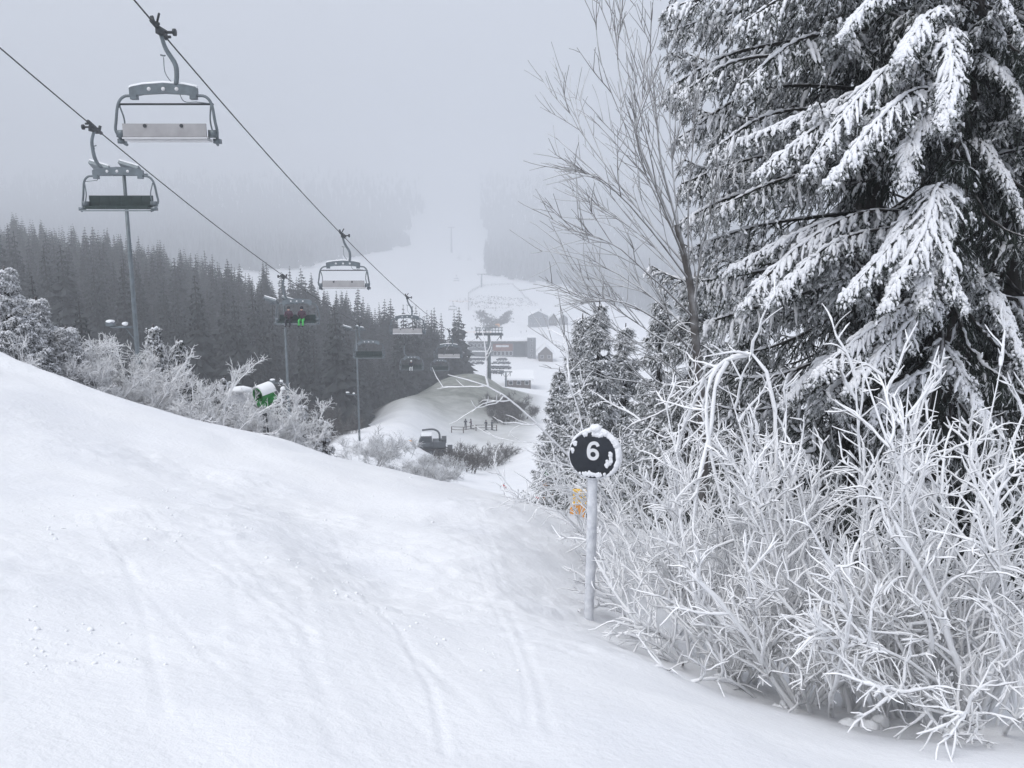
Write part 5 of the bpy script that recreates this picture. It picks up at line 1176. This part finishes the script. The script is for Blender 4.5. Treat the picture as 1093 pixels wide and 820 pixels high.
def block(u, v, y, wpx, hpx, D, label, wall, rows, cols, name='tower_block'):
    p = place(u, v, y); k = y / F; W_, H = wpx * k, hpx * k; o = empty(name, tuple(p), 0, label, 'building')
    g = Geo(); slab(g, 0, W_, 0, D, -3, H); g.build('wall', [wall], o, smooth=False)
    g = Geo(); slab(g, -.3, W_ + .3, -.3, D + .3, H, H + .5); g.build('roof', ['snow'], o, smooth=False)
    for r in range(rows):
        for c in range(cols):
            x = W_ * (c + .5) / cols; z = H * (r + .55) / rows; g = Geo(); slab(g, x - .55, x + .55, -.1, 0, z - .6, z + .6); f = g.build('window', ['white_paint'], o, smooth=False)
            g = Geo(); slab(g, x - .43, x + .43, -.14, -.101, z - .48, z + .48); g.build('pane', ['glass'], f, smooth=False)
def gabled(u, v, y, wpx, hpx, rpx, D, label, wall, along=False, wins=(1, 3), name='chalet', chim=False):
    p = place(u, v, y); k = y / F; W_, H, RH = wpx * k, hpx * k, rpx * k; o = empty(name, tuple(p), 0, label, 'house')
    g = Geo()
    if along:      # ridge runs across the view
        slab(g, 0, W_, 0, D, -3, H)
        for x in (0, W_): g.add([(x, 0, H), (x, D, H), (x, D / 2, H + RH)], [[0, 1, 2]])
    else:
        slab(g, 0, W_, 0, D, -3, H)
        for y_ in (0, D): g.add([(0, y_, H), (W_, y_, H), (W_ / 2, y_, H + RH)], [[0, 1, 2]])
    g.build('wall', [wall], o, smooth=False)
    e = .9; th = .55; g = Geo()
    for q in (-1, 1):
        if along:
            a0, b0 = np.array([-e, D / 2, H + RH + .1]), np.array([-e, D / 2 + q * (D / 2 + e), H - RH * 2 * e / D + .1]); d = np.array([W_ + 2 * e, 0, 0])
        else:
            a0, b0 = np.array([W_ / 2, -e, H + RH + .1]), np.array([W_ / 2 + q * (W_ / 2 + e), -e, H - RH * 2 * e / W_ + .1]); d = np.array([0, D + 2 * e, 0])
        v = [a0, b0, b0 + d, a0 + d]; v += [w_ + np.array([0, 0, th]) for w_ in v]
        g.add(v, [[0, 1, 2, 3], [7, 6, 5, 4], [0, 4, 5, 1], [1, 5, 6, 2], [2, 6, 7, 3], [3, 7, 4, 0]])
    rf = g.build('roof', ['snow'], o, smooth=False)
    if chim: g = Geo(); slab(g, W_ * .62, W_ * .62 + .9, D * .4, D * .4 + .9, H, H + RH + 1.3); g.build('chimney', ['grey_wall'], rf, smooth=False)
    for r in range(wins[0]):
        for c in range(wins[1]):
            x = W_ * (c + .5) / wins[1]; z = H * (r + .55) / wins[0]; s_ = min(.75, H / wins[0] * .28); g = Geo(); slab(g, x - s_, x + s_, -.1, 0, z - s_, z + s_); f = g.build('window', ['white_paint'], o, smooth=False)
            g = Geo(); slab(g, x - s_ * .8, x + s_ * .8, -.14, -.101, z - s_ * .8, z + s_ * .8); g.build('pane', ['glass'], f, smooth=False)
    return o
lodge()
block(563, 381, 424, 9, 22, 9, 'narrow grey tower block joined to the right end of the long lodge', 'grey_wall', 4, 1)
gabled(575, 380, 415, 15, 9, 7, 11, 'small dark gabled house right of the tower block', 'wood', wins=(1, 2))
gabled(564, 345, 640, 21, 12, 5, 14, 'wide chalet with snow roof on the opposite slope', 'grey_wall', wins=(2, 4), chim=True)
gabled(586, 344, 650, 9, 7, 5, 11, 'small house attached right of the wide chalet', 'wood', wins=(1, 2))
gabled(597, 342, 660, 9, 7, 4, 11, 'farther small house behind the frosted spruce tips', 'grey_wall', wins=(1, 2))
gabled(541, 413, 262, 26, 8, 5, 12, 'brown hut with a broad snow roof at the end of the white run', 'wood', True, wins=(1, 3), name='hut')
g = Geo(); n2_ = 900; q_ = 0; srng = np.random.default_rng(70)
ctr = [hit(u_, v_, 500) for u_, v_ in ((510, 322), (525, 318), (540, 320), (553, 324), (520, 326), (536, 328))]
for c_ in ctr:
    for _ in range(70):
        a_, r_ = srng.uniform(0, 6.28), 26 * math.sqrt(srng.random()); x, y = c_[0] + math.cos(a_) * r_ * .8, c_[1] + math.sin(a_) * r_ * 1.4; z = ground(x, y); h_ = srng.uniform(.5, 1.5)
        st = np.tile([x, y, z - .1], (5, 1)); d = np.column_stack([srng.uniform(-.8, .8, (5, 2)), np.ones(5)]); tubes(g, grow(st, d, h_, 4, srng, .1), np.full((5, 4), .07), 3)
o = g.build('scrub', ['brush']); tag(o, 'thin grey scrub poking through the snow of the far embankment', 'scrub', None, 'stuff')
# dark scrub filling the gully below the embankment
g = Geo(); A_, B_, C_, N_ = hit(511, 333, 500), hit(544, 333, 500), hit(530, 350, 500), hit(527, 333, 500)
for arm in ((A_, C_, .5), (B_, C_, .4)):
    for _ in range(420):
        f = srng.random() ** .8; q = arm[0] * (1 - f) + arm[1] * f; w_ = (5 + 9 * f) * srng.normal(0, .6); x, y = q[0] + w_ * .5, q[1] + w_ * 1.8; z = ground(x, y)
        d = np.column_stack([srng.uniform(-.7, .7, (6, 2)), np.ones(6)]); tubes(g, grow(np.tile([x, y, z - .1], (6, 1)), d, srng.uniform(.8, 2.2), 4, srng, .12), np.full((6, 4), .10), 3)
o = g.build('scrub', ['brush']); tag(o, 'dark scrub in the gully under the far embankment', 'scrub', None, 'stuff')
p = hit(531, 349, 500); g = Geo(); g.box((0, 0, .9), (3.4, 1.2, 2.2)); g.box((0, -.4, 2.1), (2.6, 1.0, .5)); o = g.build('safety_mat', ['orange'], None, (0, 0, 0)); o.location = tuple(p); tag(o, 'orange padding at the bottom of the dark scrub gully on the far slope', 'safety padding')

# cars --------------------------------------------------------------------------
def car_proto():
    o = empty('parked_car', (0, 0, 0)); g = Geo()
    prof = [(-2.1, .35), (-2.15, .85), (-1.3, .95), (-.7, 1.4), (.9, 1.45), (1.6, .95), (2.1, .85), (2.15, .35)]
    poly = np.array([(x, -.85, z) for x, z in prof]); n = len(poly); v = np.concatenate([poly, poly + [0, 1.7, 0]]); i = np.arange(n); j = np.roll(i, -1); g.add(v, np.stack([i, j, j + n, i + n], 1))
    for off in (0, n):
        g.add(v, np.array([[0, 1, 2], [0, 2, 5], [0, 5, 7], [5, 6, 7], [2, 3, 5], [3, 4, 5]]) + off)
    g.build('body', ['machine'], o, smooth=False)
    for q in (-1, 1):
        g = Geo(); g.prism(np.array([(-1.1, q * .853, .95), (-.62, q * .853, 1.34), (.82, q * .853, 1.38), (1.35, q * .853, .95)]), (0, 0, 0), (0, q * .015, 0)); g.build('window', ['glass'], o, smooth=False)
        for x in (-1.35, 1.35): g = Geo(); g.tube([(x, q * .7, .34), (x, q * .9, .34)], .34, 12); g.build('wheel', ['rubber'], o)
    g = Geo(); g.box((.1, 0, 1.47), (1.7, 1.45, .12)); g.box((-1.75, 0, .97), (.75, 1.5, .1)); g.build('snow_cap', ['snow'], o, smooth=False)
    return o
c0 = car_proto(); crng = np.random.default_rng(17)
spots = [(u + crng.uniform(-1, 1), v) for v, us in ((385, (489, 493, 497, 501, 505, 509, 513, 517, 534, 538)), (389, (491, 496, 501, 506, 511, 530, 535, 540)), (394, (527, 531, 535, 540)), (399, (526, 531, 536))) for u in us]
ROW = {385: 'in the back row by the lodge', 389: 'in the second row from the lodge', 394: 'in the third row, beside the lift tower', 399: 'in the front row, nearest the knoll'}
for k_, (u, v) in enumerate(spots):
    p = hit(u, v, 235); o = c0 if k_ == 0 else copy_tree(c0); p[2] = ground(p[0], p[1]); o.location = tuple(p); o.rotation_euler = (0, 0, crng.uniform(-.25, .25))
    tag(o, 'dark snow-topped car parked ' + ROW[v], 'car', 'cars parked below the lodge')

# lift towers -------------------------------------------------------------------
def tower(p, H, label, gauge=6.2, catwalk=True, sc=1.0):
    o = empty('lift_tower', tuple(p), 0, label, 'lift tower', 'lift towers in the valley and on the far slope')
    g = Geo(); g.tube([(0, 0, -1), (0, 0, H * .5), (0, 0, H - 1.0)], [.55 * sc, .45 * sc, .36 * sc], 10); g.build('mast', ['galv'], o)
    g = Geo(); g.box((0, 0, H - 1.0), (gauge + 1.2, .55 * sc, .5 * sc)); g.build('cross_arm', ['galv'], o, smooth=False)
    for q in (-1, 1):
        g = Geo(); x = q * gauge / 2; g.box((x, 0, H - 1.5), (.35 * sc, 4.6, .3))
        for a in np.linspace(-2, 2, 6): g.tube([(x - .12 * sc, a, H - 1.75), (x + .12 * sc, a, H - 1.75)], .26, 10)
        g.tube([(x, 0, H - 1.0), (x, 0, H - 1.5)], .12 * sc, 6); g.tube([(x, 0, H - 1.2), (x - q * 1.1, 0, H - 2.6)], .1 * sc, 6); g.build('sheave_train', ['steel_dark'], o)
    if catwalk:
        g = Geo(); g.box((0, 0, H - .65), (gauge + .6, 1.6, .08))
        for x in np.linspace(-gauge / 2 - .2, gauge / 2 + .2, 9):
            for y in (-.8, .8): g.tube([(x, y, H - .65), (x, y, H + .75)], .06, 5)
        for z in (H + .1, H + .75):
            for y in (-.8, .8): g.tube([(-gauge / 2 - .5, y, z), (gauge / 2 + .5, y, z)], .06, 5)
        g.build('catwalk', ['galv'], o)
t_ = P(522, 360, 220); z_ = ground(t_[0], 220); tower((t_[0], 220, z_), t_[2] - z_ + 1.7, 'lift tower with railed catwalk rising behind the knoll top')
p = hit(540, 413, 240); tower(p, 5.6, 'small lift mast just right of the catwalk tower, behind the snow-roofed hut', 2.6, False, .6)
p = hit(514, 307, 600); tower(p, 15 * p[1] / F, 'faint lift tower on the far piste above the trapezoid embankment', 8.5, False, 2.0)
p = hit(482, 270, 800); tower(p, 27 * p[1] / F, 'faintest, highest lift tower on the far piste in the mist', 11, False, 3.2)
for k_, (u, v, y, lab) in enumerate([(490, 275, 1350, 'barely visible chair right below the faintest lift tower'), (487, 297, 1050, 'faint chair between the two lift towers of the far piste'), (483, 325, 800, 'faint chair lowest on the far piste'), (470, 238, 1500, 'barely visible chair left of and above the faintest lift tower'), (501, 276, 1350, 'barely visible chair on the right-hand rope below the faintest lift tower')]):
    src = CH['c'][0]; o = copy_tree(src); q = hit(u, v + 9, 500); q = P(u, v - 3, q[1] - 12); o.location = tuple(q); o.scale = (2.1,) * 3; tag(o, lab, 'chairlift chair', 'chairs of the far lift')

# ------------------------------------------------------------------ padding and rope beside the run
def pad_hydrant():
    t = P(588, 512, 42); z0 = ground(t[0], 42); o = empty('padded_hydrant', (t[0], 42, z0 - .1), 0, 'green snowmaking hydrant with ochre padding under the lowest frosted spruce', 'hydrant')
    z1 = t[2] - z0
    g = Geo(); g.tube([(0, 0, 0), (0, 0, z1 + .25)], .12, 8); g.box((-.05, 0, z1 + .38), (.5, .4, .32)); g.tube([(0, 0, z1 + .5), (.3, 0, z1 + .7)], .07, 6); g.build('hydrant_head', ['green'], o)
    g = Geo(); g.tube([(0, 0, 0), (0, 0, .2), (0, 0, z1 + .05), (0, 0, z1 + .12)], [.38, .44, .44, .38], 12); g.build('padding', ['orange'], o)
pad_hydrant()
def foam():
    y = 27; t = P(618, 540, y); x = t[0]; z0 = ground(x, y); h = P(618, 522, y)[2] - z0
    o = empty('safety_mattress', (x, y, z0), 0, 'yellow and orange safety mattress round a post, left behind the marker pole', 'safety padding')
    g = Geo(); g.tube([(0, .1, -.1), (0, .1, h + .3)], .06, 8); g.build('post', ['frost_pole'], o)
    g = Geo(); g.box((-.05, -.05, h * .30), (.48, .2, h * .5)); g.build('lower_pad', ['orange'], o, smooth=False)
    g = Geo(); g.box((.02, -.06, h * .78), (.44, .22, h * .42)); g.build('upper_pad', ['yellow'], o, smooth=False)
    g = Geo(); g.ball((0, -.03, h * .56), (.3, .16, .06), 0, 10, 6, .05, np.random.default_rng(2)); g.build('snow_cap', ['snow'], o)
foam()
def flagline():
    A = [P(538, 519, 19), P(553, 526, 18.5), P(573, 531, 18.2)]; z = [ground(a[0], a[1]) for a in A]
    o = empty('rope_barrier', (A[0][0], A[0][1], z[0]), 0, 'red and white rope strung on thin stakes just over the front crest', 'rope barrier'); B = np.array([0, 0, 0]) + np.array([A[0][0], A[0][1], z[0]])
    for a, zz in zip(A, z):
        g = Geo(); g.tube([(a[0] - B[0], a[1] - B[1], zz - B[2] - .2), (a[0] - B[0], a[1] - B[1], a[2] - B[2] + .08)], .016, 6); g.build('stake', ['frost_pole'], o)
    g = Geo(); q = resample([a - B for a in A], 16); g.tube(q, .011, 5); g.build('rope', ['white_paint'], o)
    for f in (0, 15):
        g = Geo(); g.tube([q[f] + (-.03, 0, .03), q[f] + (.06, 0, -.04)], .02, 6); g.build('flag_knot', ['red'], o)
flagline()
# ------------------------------------------------------------------ render settings
scene.view_settings.view_transform = 'Standard'; scene.view_settings.look = 'None'
scene.view_settings.exposure = EXPOSURE; scene.view_settings.gamma = 1.0; scene.view_settings.use_curve_mapping = False
cy = scene.cycles
cy.max_bounces = 6; cy.diffuse_bounces = 3; cy.glossy_bounces = 2; cy.transmission_bounces = 2; cy.volume_bounces = 3; cy.transparent_max_bounces = 4
cy.use_denoising = True
